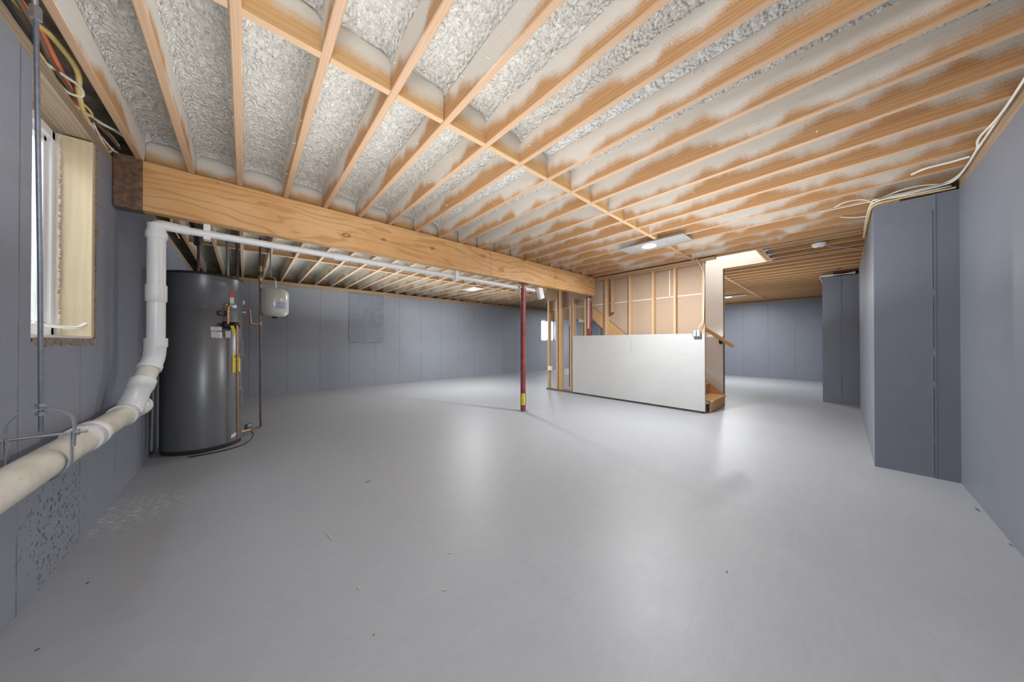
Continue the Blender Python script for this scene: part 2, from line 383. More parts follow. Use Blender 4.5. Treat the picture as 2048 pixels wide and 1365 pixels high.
def thing(name, loc, label, cat, group=None):
    o = bpy.data.objects.new(name, None); COL.objects.link(o); o.location = loc; WL[o.name] = Vector(loc); o.empty_display_size = 0.1
    return tag(o, label, cat, group)
def structure(o): o['kind'] = 'structure'; return o
def fillet(pts, r, n=6):
    P = [Vector(p) for p in pts]; out = [P[0]]
    for i in range(1, len(P)-1):
        a = (P[i-1]-P[i]); b = (P[i+1]-P[i]); rr = min(r, a.length*0.48, b.length*0.48)
        A = P[i]+a.normalized()*rr; B = P[i]+b.normalized()*rr
        for k in range(n+1):
            t = k/n; out.append(A*(1-t)**2+P[i]*2*t*(1-t)+B*t*t)
    out.append(P[-1]); return out
def spline(pts, n=7):
    P = [Vector(p) for p in pts]; P = [P[0]*2-P[1]]+P+[P[-1]*2-P[-2]]; out = []
    for i in range(1, len(P)-2):
        for k in range(n):
            t = k/n; a, b, c, d = P[i-1], P[i], P[i+1], P[i+2]
            out.append(0.5*((2*b)+(c-a)*t+(2*a-5*b+4*c-d)*t*t+(3*b-a-3*c+d)*t**3))
    out.append(P[-2]); return out

# ------------------------------------------------------------------ room shell
XL, YB, XR, YR, YR2 = -0.685, 8.09, 12.2, -0.62, -0.186
ZW, ZJ, ZS = 2.335, 2.43, 2.716     # wall top, joist underside, subfloor
XC1, XC2, XC3 = 4.217, 8.1, 8.1
structure(MB().box(-1.0, 12.6, -1.0, 8.4, -0.12, 0).build('floor', 'floor'))
# left wall with window opening
WY0, WY1, WZ0 = 2.335, 3.075, 1.115
m = MB()
m.box(-0.935, XL, -0.9, WY0, 0, ZW); m.box(-0.935, XL, WY1, 8.4, 0, ZW); m.box(-0.935, XL, WY0, WY1, 0, WZ0)
wall_left = structure(m.build('wall_left', 'wall_y'))
# back wall with far window
FX0, FX1, FZ0, FZ1 = 8.86, 9.72, 1.18, 2.03
m = MB()
m.box(XL, FX0, YB, YB+0.25, 0, ZW); m.box(FX1, XR, YB, YB+0.25, 0, ZW); m.box(FX0, FX1, YB, YB+0.25, 0, FZ0); m.box(FX0, FX1, YB, YB+0.25, FZ1, ZW)
wall_back = structure(m.build('wall_back', 'wall_x'))
MB().prism([(0, 0)]*0 or [(1.91, 1.115), (2.30, 1.105), (2.68, 1.12), (2.735, 1.16), (2.76, 1.34), (2.72, 1.5), (2.725, 2.3), (2.70, 2.333), (1.89, 2.333), (1.90, 1.8), (1.885, 1.3)], 'y', YB-0.012, YB).build('plaster_patch', 'patch', wall_back, 0.006, 'rough grey patch of a filled opening')
# right wall, stepped in twice
m = MB().prism([(-0.935, -0.87), (12.45, -0.87), (12.45, 0.26), (8.35, 0.26), (8.1, 0.26), (8.1, -0.186), (4.217, -0.186), (4.217, -0.62), (-0.935, -0.62)], 'z', 0, ZW)
wall_right = structure(m.build('wall_right', 'wall_r'))
MB().box(4.211, 4.217, -0.512, -0.498, 0.0, ZW).build('form_seam_ridge', 'wall_r', wall_right, 0.002)
m = MB()
for a, b in ((0.02, 0.3), (0.33, 0.75), (0.8, 1.0), (1.06, 1.5), (1.55, 2.2)): m.box(4.208, 4.218, -0.494, -0.488, a, b)
m.build('paint_drip', 'wall_r', wall_right)
MB().box(8.094, 8.1, 0.02, 0.03, 0.0, ZW).build('form_seam_ridge', 'wall_r', wall_right, 0.002)
wall_far = structure(MB().box(XR, XR+0.25, 0.0, 8.4, 0, ZW).build('wall_far', 'wall_far'))
# sill plates
for nm, b, mt in (('trim_1', (-0.935, XL+0.0, -0.9, 8.3, ZW, 2.40), 'sill'), ('trim_2', (XL, XR, YB+0.0, YB+0.14, ZW, ZJ), 'sill_x'),
                  ('trim_3', (-0.9, 4.217, -0.76, YR, ZW, ZJ), 'sill_x'), ('trim_4', (4.217, 8.1, -0.33, YR2-0.004, ZW, ZJ), 'sill_x'),
                  ('trim_5', (8.1, XR, 0.12, 0.26, ZW, ZJ), 'sill_x'), ('trim_6', (XR, XR+0.14, 0.26, YB, ZW, ZJ), 'sill')):
    structure(MB().box(*b).build(nm, mt))
# rim boards closing the joist ends
structure(MB().box(-0.95, -0.93, -0.9, 8.4, 2.40, ZS).build('trim_7', 'sill'))
structure(MB().box(-0.95, 12.5, -0.80, -0.76, ZW, ZS).build('trim_8', 'subfloor'))
structure(MB().box(-0.95, 12.5, 8.26, 8.30, ZW, ZS).build('trim_9', 'subfloor'))
structure(MB().box(12.36, 12.40, -0.8, 8.3, ZW, ZS).build('trim_10', 'subfloor'))

# ------------------------------------------------------------------ ceiling: subfloor, joists, blocking, foam
OX0, OX1, OY0, OY1 = 5.42, 6.33, 0.835, 4.50      # stair opening
m = MB(); T = (ZS, ZS+0.03)
m.box(-0.95, OX0, -0.9, 8.4, *T); m.box(OX1, 12.5, -0.9, 8.4, *T); m.box(OX0, OX1, -0.9, OY0-0.04, *T); m.box(OX0, OX1, OY1, 8.4, *T)
ceiling = structure(m.build('ceiling', 'subfloor'))
JW, JD = 0.038, ZS-ZJ
def lumber(name, L, mat, axis='y', wdt=JW, dep=JD, wob=0.0):
    m = MB(); ns = 10
    vs = []; c = 0.004
    prof = [(-wdt/2, c), (-wdt/2+c, 0), (wdt/2-c, 0), (wdt/2, c), (wdt/2, dep), (-wdt/2, dep)]
    for i in range(ns+1):
        t = L*i/ns; dx = wob*noise.noise((t*0.7, wob*900, 3.3))
        for (a, b) in prof:
            vs.append((a+dx, t, b) if axis == 'y' else (t, a, b))
    n = len(prof); fs = [(i*n+j, i*n+(j+1) % n, (i+1)*n+(j+1) % n, (i+1)*n+j) for i in range(ns) for j in range(n)]
    if axis == 'x': fs = [f[::-1] for f in fs]
    fs += [tuple(range(n)), tuple(range(ns*n, ns*n+n))[::-1]]
    me = bpy.data.meshes.new(name); me.from_pydata(vs, [], fs); me.materials.append(M[mat]); me.update(); return me
JF = [lumber('floor_joist', 4.16, 'joist', wob=w_) for w_ in (0.004, 0.006, 0.008)]
JFfar = lumber('floor_joist', 4.16, 'joist_far', wob=0.006)
JFs = lumber('floor_joist', 1.53, 'joist_far')
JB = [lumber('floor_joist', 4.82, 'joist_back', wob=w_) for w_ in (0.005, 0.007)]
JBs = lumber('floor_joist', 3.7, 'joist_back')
XJ = [-0.567, -0.312]+[round(-0.035+0.3095*i, 4) for i in range(41)]
for i, x in enumerate(XJ):
    if OX0+0.02 < x < OX1-0.02:
        place('floor_joist', JFs, (x, -0.74, ZJ), ceiling); place('floor_joist', JBs, (x, OY1+0.06, ZJ), ceiling); continue
    if abs(x-5.5) < 0.1: continue
    place('floor_joist', JF[i % 3] if x < 6 else JFfar, (x, -0.74, ZJ), ceiling)
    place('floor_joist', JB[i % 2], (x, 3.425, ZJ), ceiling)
# trimmers and headers round the stair opening
for x in (OX0-0.02, OX1+0.025):
    place('trimmer_joist', JFfar, (x, -0.74, ZJ), ceiling); place('trimmer_joist', JB[0], (x, 3.425, ZJ), ceiling)
for y in (OY0-0.022, OY0-0.062, OY1+0.02):
    place('header_joist', lumber('header_joist', OX1-OX0, 'sill_x' if y > 3 else 'plain_x', 'x'), (OX0, y, ZJ), ceiling)
# metal joist hangers at the header
for x in [x for x in XJ if OX0+0.02 < x < OX1-0.02]:
    MB().box(x-0.03, x+0.03, OY0-0.13, OY0-0.085, ZJ-0.003, ZJ+0.16).build('joist_hanger', 'steel', ceiling)
xs = sorted(XJ+[OX0-0.02, OX1+0.025])
bays = [(a+JW/2, b-JW/2) for a, b in zip(xs[:-1], xs[1:]) if b-a > 0.12]
blk = {}
def blocking(x0, x1, y):
    L = round(x1-x0, 3)
    if L not in blk: blk[L] = [lumber('blocking', L, q, 'x') for q in ('block', 'block_back')]
    place('blocking', blk[L][y > 3.5], (x0, y, ZJ+random.uniform(0, 0.004)), ceiling)
for (a, b) in bays:
    inop = a > OX0-0.01 and b < OX1+0.01
    if a < -0.5: pass
    if not inop: blocking(a, b, 1.60)
    blocking(a, b, 5.72)
    if not inop and b < 5.5: blocking(a, b, 3.46)
# foam between the joists
def foam_mesh(W, L, seed, ends, style, amp, mat='foam', step=0.0125):
    """style: ripple (flat waves), pop (popcorn bubbles)"""
    nx = max(6, int(W/step)); ny = int(L/(step*1.1)); vs = []; fs = []
    for j in range(ny+1):
        y = L*j/ny
        e = min([abs(y-q) for q in ends])
        for i in range(nx+1):
            x = W*i/nx; d = min(x, W-x)
            fil = 0.05*math.exp(-d/0.016); fe = 0.035*math.exp(-e/0.02)
            big = noise.noise(Vector((x*2+seed*7.1, y*1.6, seed*3.7)))*0.022+noise.noise(Vector((x*7+seed, y*6, seed*1.7)))*0.008
            if style == 'ripple':
                wv = noise.noise(Vector((x*16+seed, y*44+3*noise.noise(Vector((x*6, y*5, seed))), seed)))
                l = (1-abs(wv)*2.4)*0.0065*amp
            else:
                q = Vector((x*36+seed*5, y*34, seed+2*x))
                dd, _ = noise.voronoi(q)
                dd2, _ = noise.voronoi(q*2.1)
                l = (1.0-dd[0]*1.5)*0.016*amp+(1-dd2[0]*1.5)*0.005*amp
            edge = min(1, d/0.018+0.15)
            vs.append((x, y, 0.212+big-fil-fe-l*edge))
    n = nx+1
    for j in range(ny):
        for i in range(nx): fs.append((j*n+i, (j+1)*n+i, (j+1)*n+i+1, j*n+i+1))
    me = bpy.data.meshes.new('spray_foam'); me.from_pydata(vs, [], fs); me.polygons.foreach_set('use_smooth', [True]*len(fs))
    me.materials.append(M[mat]); me.update(); return me
EN = (0, 2.30, 2.36, 4.14)
FM = [foam_mesh(0.2715, 4.14, 1, EN, 'ripple', 1.1, step=0.009), foam_mesh(0.2715, 4.14, 2, EN, 'pop', 0.55, step=0.009),
      foam_mesh(0.2715, 4.14, 3, EN, 'pop', 1.15, 'foam_white', step=0.008), foam_mesh(0.2715, 4.14, 4, EN, 'pop', 0.9, 'foam_white', step=0.010)]
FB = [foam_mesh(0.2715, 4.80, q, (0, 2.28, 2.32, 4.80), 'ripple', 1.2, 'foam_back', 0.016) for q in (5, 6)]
def foam(x0, x1, y0, me_list, i, L):
    W = x1-x0
    me = me_list[i] if abs(W-0.2715) < 0.01 else None
    if me is None:
        o = place('spray_foam', me_list[i], (x0, y0, ZJ), ceiling); o.scale = (W/0.2715, 1, 1); return o
    return place('spray_foam', me, (x0, y0, ZJ), ceiling)
for i, (a, b) in enumerate(bays):
    inop = a > OX0-0.01 and b < OX1+0.01
    if not inop:
        idx = (0 if a < 0.85 else (1 if a < 1.4 else (2 if a < 2.9 else 3)))
        foam(a, b, -0.74, FM, idx, 4.14)
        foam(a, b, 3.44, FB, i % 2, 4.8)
# unsprayed bay over the left wall (weathered)
MB().box(-0.93, -0.586, -0.7, 8.2, ZS-0.06, ZS-0.002).build('spray_foam', 'foamdark', ceiling, label='thin weathered dark brown foam coat')
# overspray splinters and foam drips on the joist sides
dr = MB()
for q in range(170):
    kx = random.randint(2, 16); x = XJ[kx]-JW/2-0.004; y = random.uniform(-0.4, 3.2); z = ZJ+random.uniform(0.03, 0.17)
    dv = Vector((-1, random.uniform(-.5, .5), random.uniform(-.4, .6))).normalized(); L = random.uniform(0.006, 0.02)
    dr.tube([Vector((x+0.006, y, z)), Vector((x, y, z))+dv*L], [0.0035, 0.001], 5)
o = dr.build('foam_drip', 'tape', ceiling); o['kind'] = 'stuff'

# ------------------------------------------------------------------ main beam and its posts
beam = thing('wooden_beam', (2.3, 3.42, 2.0705), 'long orange laminated wood beam carried below the joists', 'beam')
MB().box(-0.553, 5.303, 3.374, 3.464, 2.0705, 2.4275).build('laminated_timber', 'beam', beam, 0.003)
MB().box(-0.684, -0.551, 3.368, 3.470, 2.064, 2.44).build('end_wrap', 'tapewrap', beam, 0.006, 'dark brown membrane wrapped around beam end')
m = MB()
for x in (0.0,): pass
for x in (2.62, 4.02):
    m.box(x-0.0012, x+0.0012, 3.3732, 3.3745, 2.075, 2.424)
m.build('butt_joint', 'print', beam)
def steel_post(x, y, r, ztop, lab, sticker):
    t = thing('steel_post', (x, y, 0), lab, 'post')
    MB().lathe((x, y, 0.012), [(r, 0), (r, ztop-0.09)], 28).build('column_tube', 'post', t)
    MB().tube([(x, y, ztop-0.085), (x, y, ztop-0.012)], 0.021, 16).build('jack_screw', 'post', t)
    MB().box(x-0.075, x+0.075, y-0.04, y+0.04, ztop-0.012, ztop).build('top_plate', 'post', t, 0.002)
    MB().box(x-0.055, x+0.055, y-0.055, y+0.055, 0, 0.012).build('base_plate', 'steel', t, 0.002)
    MB().tube([(x, y-r*0.7, 1.27), (x+0.02, y-r-0.006, 1.262)], 0.009, 10).build('locking_pin', 'post', t)
    if sticker:
        a0 = math.atan2(-y, -x)
        m = MB(); vs = []; n = 8
        for i in range(n+1):
            a = a0-0.75+1.5*i/n
            for z in (0.11, 0.29): vs.append((x+(r+0.0012)*cos(a), y+(r+0.0012)*sin(a), z))
        m.add(vs, [(2*i, 2*i+2, 2*i+3, 2*i+1) for i in range(n)], True); s_ = m.build('sticker', 'yellow', t, label='yellow warning sticker')
        m = MB(); 
        for zz in (0.26, 0.235, 0.2, 0.18, 0.15, 0.13):
            vs = []
            for i in range(5):
                a = a0-0.35+0.7*i/4
                for z in (zz, zz+0.008): vs.append((x+(r+0.002)*cos(a), y+(r+0.002)*sin(a), z))
            MB().add(vs, [(2*i, 2*i+2, 2*i+3, 2*i+1) for i in range(4)], True).build('print_line', 'print', s_)
steel_post(3.36, 3.47, 0.043, 2.0705, 'dark red steel post with yellow sticker standing alone under the beam', True)
steel_post(5.392, 3.56, 0.045, 2.0705, 'dark red steel post at the stair wall under the beam end', False)

# ------------------------------------------------------------------ windows
w1 = structure(thing('window_1', (-0.8, 2.7, WZ0), 'x', 'x')); del w1['label']; del w1['category']
MB().box(-0.88, -0.80, WY0+0.002, WY0+0.04, WZ0+0.002, 2.325).build('jamb', 'white', w1)
MB().box(-0.80, -0.687, WY1-0.045, WY1-0.004, WZ0+0.03, 2.325).build('jamb', 'jamb', w1, 0.003, 'pale knotty wood side jamb')
m = MB()
for i in range(34):
    z = WZ0+0.01+i*0.0355; m.box(-0.70-random.uniform(0, .006), XL+random.uniform(0.0015, 0.006), WY1-0.008, WY1+random.uniform(0.006, 0.014), z, z+0.037)
for i in range(18):
    y = WY0+0.03+i*0.041; m.box(-0.70, XL+random.uniform(0.0015, 0.006), y, y+0.043, WZ0-random.uniform(0.006, 0.018), WZ0+0.022)
m.build('rough_reveal_edge', 'concrete', w1)
MB().box(-0.80, XL, WY0, WY1-0.045, WZ0+0.018, WZ0+0.035).build('sill', 'white', w1)
m = MB()
fy0, fy1, fz0, fz1 = WY0+0.02, WY1-0.045, WZ0+0.035, 2.315
for (a, b, c, d) in ((fy0, fy1, fz0, fz0+0.05), (fy0, fy1, fz1-0.05, fz1), (fy0, fy0+0.05, fz0, fz1), (fy1-0.05, fy1, fz0, fz1)): m.box(-0.875, -0.812, a, b, c, d)
m.build('window_frame', 'white', w1, 0.004)
m = MB()
for (a, b, c, d) in ((fy0+.05, fy1-.05, fz0+.05, fz0+0.08), (fy0+.05, fy1-.05, fz1-0.08, fz1-.05), (fy0+.05, fy0+0.08, fz0+.05, fz1-.05), (fy1-0.08, fy1-.05, fz0+.05, fz1-.05)): m.box(-0.865, -0.83, a, b, c, d)
m.build('sash', 'pvc', w1, 0.003)
MB().box(-0.85, -0.846, fy0+0.08, fy1-0.08, fz0+0.08, fz1-0.08).build('pane', 'glass', w1)
m = MB()
for i in range(130):
    z = fz0+i*0.00898; m.box(-0.825, -0.796-random.uniform(-0.004, 0.004)-0.006*noise.noise((z*9, 1, 1)), fy1-0.018, fy1+0.006, z, z+0.0092)
m.build('foam_bead', 'tape', w1)
m = MB().tube(spline([(-0.80, 2.75, WZ0+0.10), (-0.76, 2.86, WZ0+0.085), (-0.72, 2.95, WZ0+0.085), (-0.70, 3.0, WZ0+0.11)]), 0.008, 8)
m.build('crank_handle', 'white', w1)
# wood lintel under the sill plate
# window well outside
m = MB(); m.box(-1.62, -1.58, 1.9, 3.6, 0.9, 2.55); m.box(-1.62, -0.94, 1.86, 1.9, 0.9, 2.55); m.box(-1.62, -0.94, 3.6, 3.64, 0.9, 2.55); m.box(-1.62, -0.94, 1.9, 3.6, 0.86, 0.9)
m.build('window_well', 'well', w1, label='pale well liner outside the glass')
w2 = structure(thing('window_2', ((FX0+FX1)/2, YB+0.1, FZ0), 'x', 'x')); del w2['label']; del w2['category']
m = MB()
for (a, b, c, d) in ((FX0, FX1, FZ0, FZ0+0.05), (FX0, FX1, FZ1-0.05, FZ1), (FX0, FX0+0.05, FZ0, FZ1), (FX1-0.05, FX1, FZ0, FZ1), ((FX0+FX1)/2-.02, (FX0+FX1)/2+.02, FZ0, FZ1)): m.box(a, b, YB+0.09, YB+0.15, c, d)
m.build('window_frame', 'white', w2)
for a, b in ((FX0+.05, (FX0+FX1)/2-.02), ((FX0+FX1)/2+.02, FX1-.05)): MB().box(a, b, YB+0.118, YB+0.122, FZ0+.05, FZ1-.05).build('pane', 'glass', w2)

# ------------------------------------------------------------------ stairs and their walls
PX = 5.32
wn = structure(thing('wall_stair_near', (5.37, 3.0, 0), 'x', 'x')); del wn['label']; del wn['category']
def stud(y, z0, z1, x0=5.335, mat='stud', par=wn, nm='stud', wy=0.038): return MB().box(x0, x0+0.087, y-wy/2, y+wy/2, z0, z1).build(nm, mat, par, 0.002)
MB().box(5.338, 5.422, 1.47, 4.72, 0.0, 0.038).build('bottom_plate', 'plate_dark', wn)
MB().box(5.328, 5.40, 1.30, 3.36, 2.394, 2.429).build('top_plate', 'stud', wn)
MB().box(5.335, 5.40, 1.44, 3.36, 2.356, 2.392).build('top_plate', 'plate', wn)
for y in (1.459, 1.88, 2.235, 2.66, 3.15): stud(y, 0.038, 2.356) if y > 1.5 else MB().box(5.335, 5.37, 1.440, 1.478, 0.038, 2.356).build('stud', 'stud', wn, 0.002)
stud(3.0, 1.70, 2.39, 5.30, 'plate')
stud(3.64, 0.038, 2.06, 5.345, 'stud'); stud(3.56, 1.40, 2.06, 5.335, 'jamb')
stud(3.945, 0.038, 2.06); stud(4.02, 0.038, 1.95, 5.35, 'stud'); stud(4.28, 0.038, 2.42); stud(4.33, 0.038, 2.42, 5.345); stud(4.40, 0.038, 2.09, 5.335)
stud(4.66, 0.038, 2.09); stud(4.12, 0.12, 1.5, 5.45, 'stud_dark')
MB().box(5.335, 5.40, 4.36, 4.70, 2.09, 2.428).build('door_header', 'stud_dark', wn, 0.002)
# slab of drywall on the lower half
dp = MB().box(PX-0.0, PX+0.013, 1.438, 3.945, 0.036, 1.256).build('drywall_panel', 'drywall', wn, 0.001, 'large white drywall sheet')
m = MB()
for (y, z) in ((1.50, 1.19), (1.50, 0.11), (2.25, 0.76), (1.93, 0.62), (1.94, 0.60), (3.1, 1.2), (2.62, 1.18), (2.62, 0.42), (2.0, 0.09), (3.35, 0.8)):
    m.tube([(PX-0.0006, y, z), (PX+0.002, y, z)], 0.006, 8)
o = m.build('screw', 'steel', dp); o['kind'] = 'stuff'
for (y_, z_, hy_, hz_, sl) in ((2.625, 1.02, 0.006, 0.11, 0.12), (2.93, 0.90, 0.09, 0.0025, 0.0), (1.78, 0.93, 0.10, 0.002, 0.0), (2.66, 0.62, 0.004, 0.045, 0.35)):
    MB().obox((PX-0.0004, y_, z_), (1, 0, 0), (0, 1, sl), (0, -sl, 1), 0.0006, hy_, hz_).build('scuff_mark', 'scuff', dp)
# backing sheets on the stair side, cut along the stringer
bp = MB().prism([(1.47, 2.429), (4.70, 2.429), (4.70, 1.63), (3.50, 1.63), (3.50, 1.87), (1.47, 0.21)], 'x', 5.424, 5.437).build('backing_sheet', 'kraft', wn, label='brown paper back of drywall')
m = MB(); m.box(5.4225, 5.4245, 1.44, 4.7, 1.885, 1.900); m.box(5.4225, 5.4245, 1.98, 1.995, 1.89, 2.429)
m.build('joint_line', 'tape', bp)
# far stair wall
wf = structure(thing('wall_stair_far', (6.39, 3.0, 0), 'x', 'x')); del wf['label']; del wf['category']
MB().prism([(1.43, 0.0), (1.43, ZJ), (0.835, ZJ), (0.835, 4.9), (4.5, 4.9), (4.5, 1.63), (3.4, 1.63), (1.60, 0.10), (1.60, 0.0)], 'x', 6.33, 6.343).build('drywall_panel', 'drywall_stair', wf, label='off white painted stair wall')
MB().box(6.343, 6.43, 1.425, 1.463, 0, ZJ).build('stud', 'stud_dark', wf)
for y in (1.9, 2.4, 2.9, 3.4, 3.9, 4.4): MB().box(6.343, 6.43, y-0.019, y+0.019, 0.0, ZJ).build('stud', 'stud', wf)
MB().prism([(1.43, 0.345), (3.4, 1.96), (3.4, 2.06), (1.43, 0.445)], 'x', 6.31, 6.33).build('skirt_board', 'white', wf)
# shaft above the opening
m = MB(); m.box(5.40, 5.437, 0.835, 4.5, ZS, 4.9); m.box(5.40, 6.34, 0.79, 0.835, ZS, 4.9); m.box(5.40, 6.34, 4.5, 4.54, ZS, 4.9); m.box(5.38, 6.36, 0.78, 4.56, 4.9, 4.93)
structure(m.build('wall_stairwell', 'beige'))
st = thing('staircase', (5.88, 2.3, 0), 'wooden stairs rising behind the stair wall', 'stairs')
rise, run, y0 = 0.192, 0.234, 1.40
for i in range(9):
    z = rise*(i+1); y = y0+run*i
    MB().box(5.475, 6.27, y, y+0.02, z-rise+0.001, z-0.03).build('riser', 'stair', st)
    MB().box(5.475, 6.27, y-0.025, y+run+0.015, z-0.028, z).build('tread', 'stair', st, 0.005)
for x in (5.438, 6.272):
    MB().prism([(1.40, 0.0), (1.62, 0.0), (3.53, 1.63), (3.53, 1.93), (1.40, 0.20)] if x > 6 else [(1.50, 0.0), (1.74, 0.0), (3.53, 1.62), (3.53, 1.925), (1.50, 0.24)], 'x', x, x+0.036).build('stringer', 'stair', st, 0.002)
MB().box(5.44, 6.31, 3.55, 4.48, 1.72, 1.76).build('landing', 'stair', st)
hr = thing('handrail', (6.22, 1.6, 1.2), 'orange wooden handrail sloping down at the foot of the stairs', 'handrail')
a, b = Vector((6.22, 1.255, 1.045)), Vector((6.22, 3.4, 2.70)); d = (b-a).normalized()
MB().obox((a+b)/2, d, (1, 0, 0), d.cross(Vector((1, 0, 0))), (b-a).length/2, 0.021, 0.031).build('rail', 'stair', hr, 0.008)
for y in (1.46, 2.7):
    z = 1.045+(y-1.255)*(1.655/2.145)-0.04
    q = MB().tube(fillet([(6.329, y, z-0.05), (6.24, y, z-0.05), (6.22, y, z)], 0.03), 0.008, 8); q.tube([(6.329, y, z-0.05), (6.318, y, z-0.05)], 0.03, 16); q.build('bracket', 'black', hr)
# switch box and its cable at the wall end
eb = thing('switch_box', (5.29, 1.53, 1.2), 'galvanised double switch box at top right corner of drywall sheet', 'electrical box')
m = MB(); m.box(5.272, 5.318, 1.485, 1.59, 1.205, 1.300); m.build('box_body', 'steel', eb, 0.003)
for y in (1.512, 1.563): MB().box(5.266, 5.271, y-0.014, y+0.014, 1.212, 1.293).build('switch_plate', 'white', eb, 0.001)
m = MB(); 
for y in (1.50, 1.538, 1.575): m.box(5.268, 5.272, y-0.003, y+0.003, 1.207, 1.298)
m.build('slot', 'print', eb)
tag(MB().tube(spline([(5.28, 1.52, 1.30), (5.27, 1.50, 1.36), (5.30, 1.455, 1.46), (5.325, 1.45, 1.7), (5.326, 1.445, 2.0), (5.326, 1.45, 2.2), (5.31, 1.50, 2.34), (5.32, 1.56, 2.46)]), 0.006, 8).build('switch_cable', 'cab_w'), 'grey white cable rising from the double switch box along the end stud', 'cable')
ob = thing('outlet_box', (5.31, 4.58, 0.46), 'white plastic outlet box nailed low on the leftmost bare stud', 'outlet box')
MB().box(5.30, 5.37, 4.558, 4.638, 0.46, 0.555).build('box_body', 'white', ob, 0.004)
MB().box(5.296, 5.30, 4.572, 4.624, 0.472, 0.543).build('cover', 'white', ob, 0.002)

# ------------------------------------------------------------------ recessed lights
LAB = ['lit recessed ceiling light with its metal pan in front of the stair wall', 'lit recessed ceiling light beyond the wooden beam', 'lit recessed ceiling light beyond the stair wall']
for i, (lx, ly) in enumerate(LIGHTS[:3]):
    t = thing('recessed_light', (lx, ly, 2.40), LAB[i], 'ceiling light', 'recessed ceiling lights')
    q = MB().lathe((lx, ly, 2.404), [(0.065, 0.006), (0.07, 0.0), (0.092, 0.002), (0.095, 0.010), (0.095, 0.016)], 36); q.build('trim_ring', 'white', t)
    MB().lathe((lx, ly, 2.405), [(0.0001, 0), (0.066, 0), (0.066, 0.006)], 32, cap=False).build('lens', 'lens', t)
    x0, x1, ya, yb = (3.895, 4.235, ly-0.47, ly+0.36) if i == 0 else ((lx-0.17, lx+0.17, ly-0.25, ly+0.3) if i == 1 else (lx-0.15, lx+0.17, ly-0.42, ly+0.3))
    m = MB(); m.box(x0, x1, ya, yb, 2.421, 2.4285)
    for (a_, b_) in ((x0, x0+0.006), (x1-0.006, x1)): m.box(a_, b_, ya, yb, 2.414, 2.421)
    m.build('mounting_pan', 'pan', t)
sd = thing('smoke_detector', (5.68, 0.21, 2.38), 'round white smoke detector on the joists near the stair opening', 'smoke detector')
MB().lathe((5.68, 0.21, 2.385), [(0.035, 0), (0.055, 0.004), (0.07, 0.02), (0.072, 0.045)], 36).build('cover', 'white', sd)
MB().lathe((5.68, 0.21, 2.3835), [(0.0001, 0), (0.016, 0), (0.016, 0.006)], 16, cap=False).build('button', 'print', sd)
tag(MB().tube(spline([(5.70, 0.19, 2.425), (5.9, 0.1, 2.41), (6.1, 0.0, 2.42), (6.4, -0.17, 2.41)]), 0.005, 6).build('detector_cable', 'cab_w'), 'white cable leading from the smoke detector towards the wall', 'cable')

# ------------------------------------------------------------------ big drain pipe along the left wall
dp = thing('drain_pipe', (-0.57, 2.5, 0.6), 'thick white plastic drain pipe running along left wall and rising beside the heater', 'pipe')
R = 0.057; PXc, PZ = -0.578, 0.648
MB().tube([(PXc, -0.55, PZ-0.012), (PXc, 3.18, PZ)], R, 40).build('pipe_run', 'oldpvc', dp, label='scuffed yellowed horizontal run')
def coupling(y0, y1, r=0.067):
    MB().tube([(PXc, y0, PZ), (PXc, y0+0.006, PZ), (PXc, (y0+y1)/2-0.002, PZ), (PXc, (y0+y1)/2, PZ), (PXc, (y0+y1)/2+0.002, PZ), (PXc, y1, PZ)], [r, r, r, r*0.975, r, r], 40).build('coupling', 'pvc', dp)
coupling(2.42, 2.56)
# wye
A = Vector((PXc, 3.09, PZ)); Bp = Vector((-0.487, 3.38, 1.0)); 
q = MB(); q.tube([(PXc, 3.05, PZ), (PXc, 3.09, PZ), (PXc, 3.092, PZ), (PXc, 3.42, PZ), (PXc, 3.422, PZ), (PXc, 3.47, PZ)], [0.068, 0.068, 0.063, 0.063, 0.069, 0.069], 40)
E1 = Vector((PXc+0.005, 3.16, PZ)); up = (Vector((-0.497, 3.40, 0.995))-E1); L = up.length; up.normalize()
q.tube([E1, E1+up*(L*0.42), E1+up*(L*0.425), E1+up*(L*0.58)], [0.062, 0.060, 0.066, 0.064], 40)
q.build('wye_fitting', 'pvc', dp)
MB().tube([(PXc, 3.47, PZ), (PXc, 3.476, PZ), (PXc, 3.49, PZ)], [0.06, 0.056, 0.056], 32).build('cleanout_plug', 'pvc', dp)
MB().tube([E1+up*(L*0.5), E1+up*(L*0.93)], 0.0535, 40).build('pipe_run', 'oldpvc', dp)
V0 = Vector((-0.488, 3.395, 1.10))
el = fillet([E1+up*(L*0.80), E1+up*L, V0+Vector((0, 0, 0.03))], 0.09, 8)
rr = [0.056]*len(el); q = MB().tube(el, rr, 40)
q.tube([E1+up*(L*0.78), E1+up*(L*0.86)], 0.062, 40); q.tube([V0+Vector((0, 0, -0.02)), V0+Vector((0, 0, 0.045))], 0.059, 40)
q.build('elbow', 'pvc', dp)
MB().tube([V0, (-0.488, 3.395, 1.99)], 0.0475, 40).build('riser_pipe', 'pvc', dp)
MB().tube([(-0.488, 3.395, z) for z in (1.415, 1.42, 1.535, 1.54)], [0.052, 0.055, 0.055, 0.053], 40).build('coupling', 'pvc', dp)
q = MB(); el = fillet([(-0.488, 3.395, 1.88), (-0.488, 3.395, 1.992), (-0.36, 3.43, 1.992)], 0.10, 10)
q.tube(el, [0.052-0.018*i/(len(el)-1) for i in range(len(el))], 36); q.tube([(-0.488, 3.395, 1.885), (-0.488, 3.395, 1.93)], 0.056, 36); q.tube([(-0.38, 3.424, 1.992), (-0.33, 3.438, 1.992)], 0.035, 30)
q.build('elbow', 'pvc', dp)
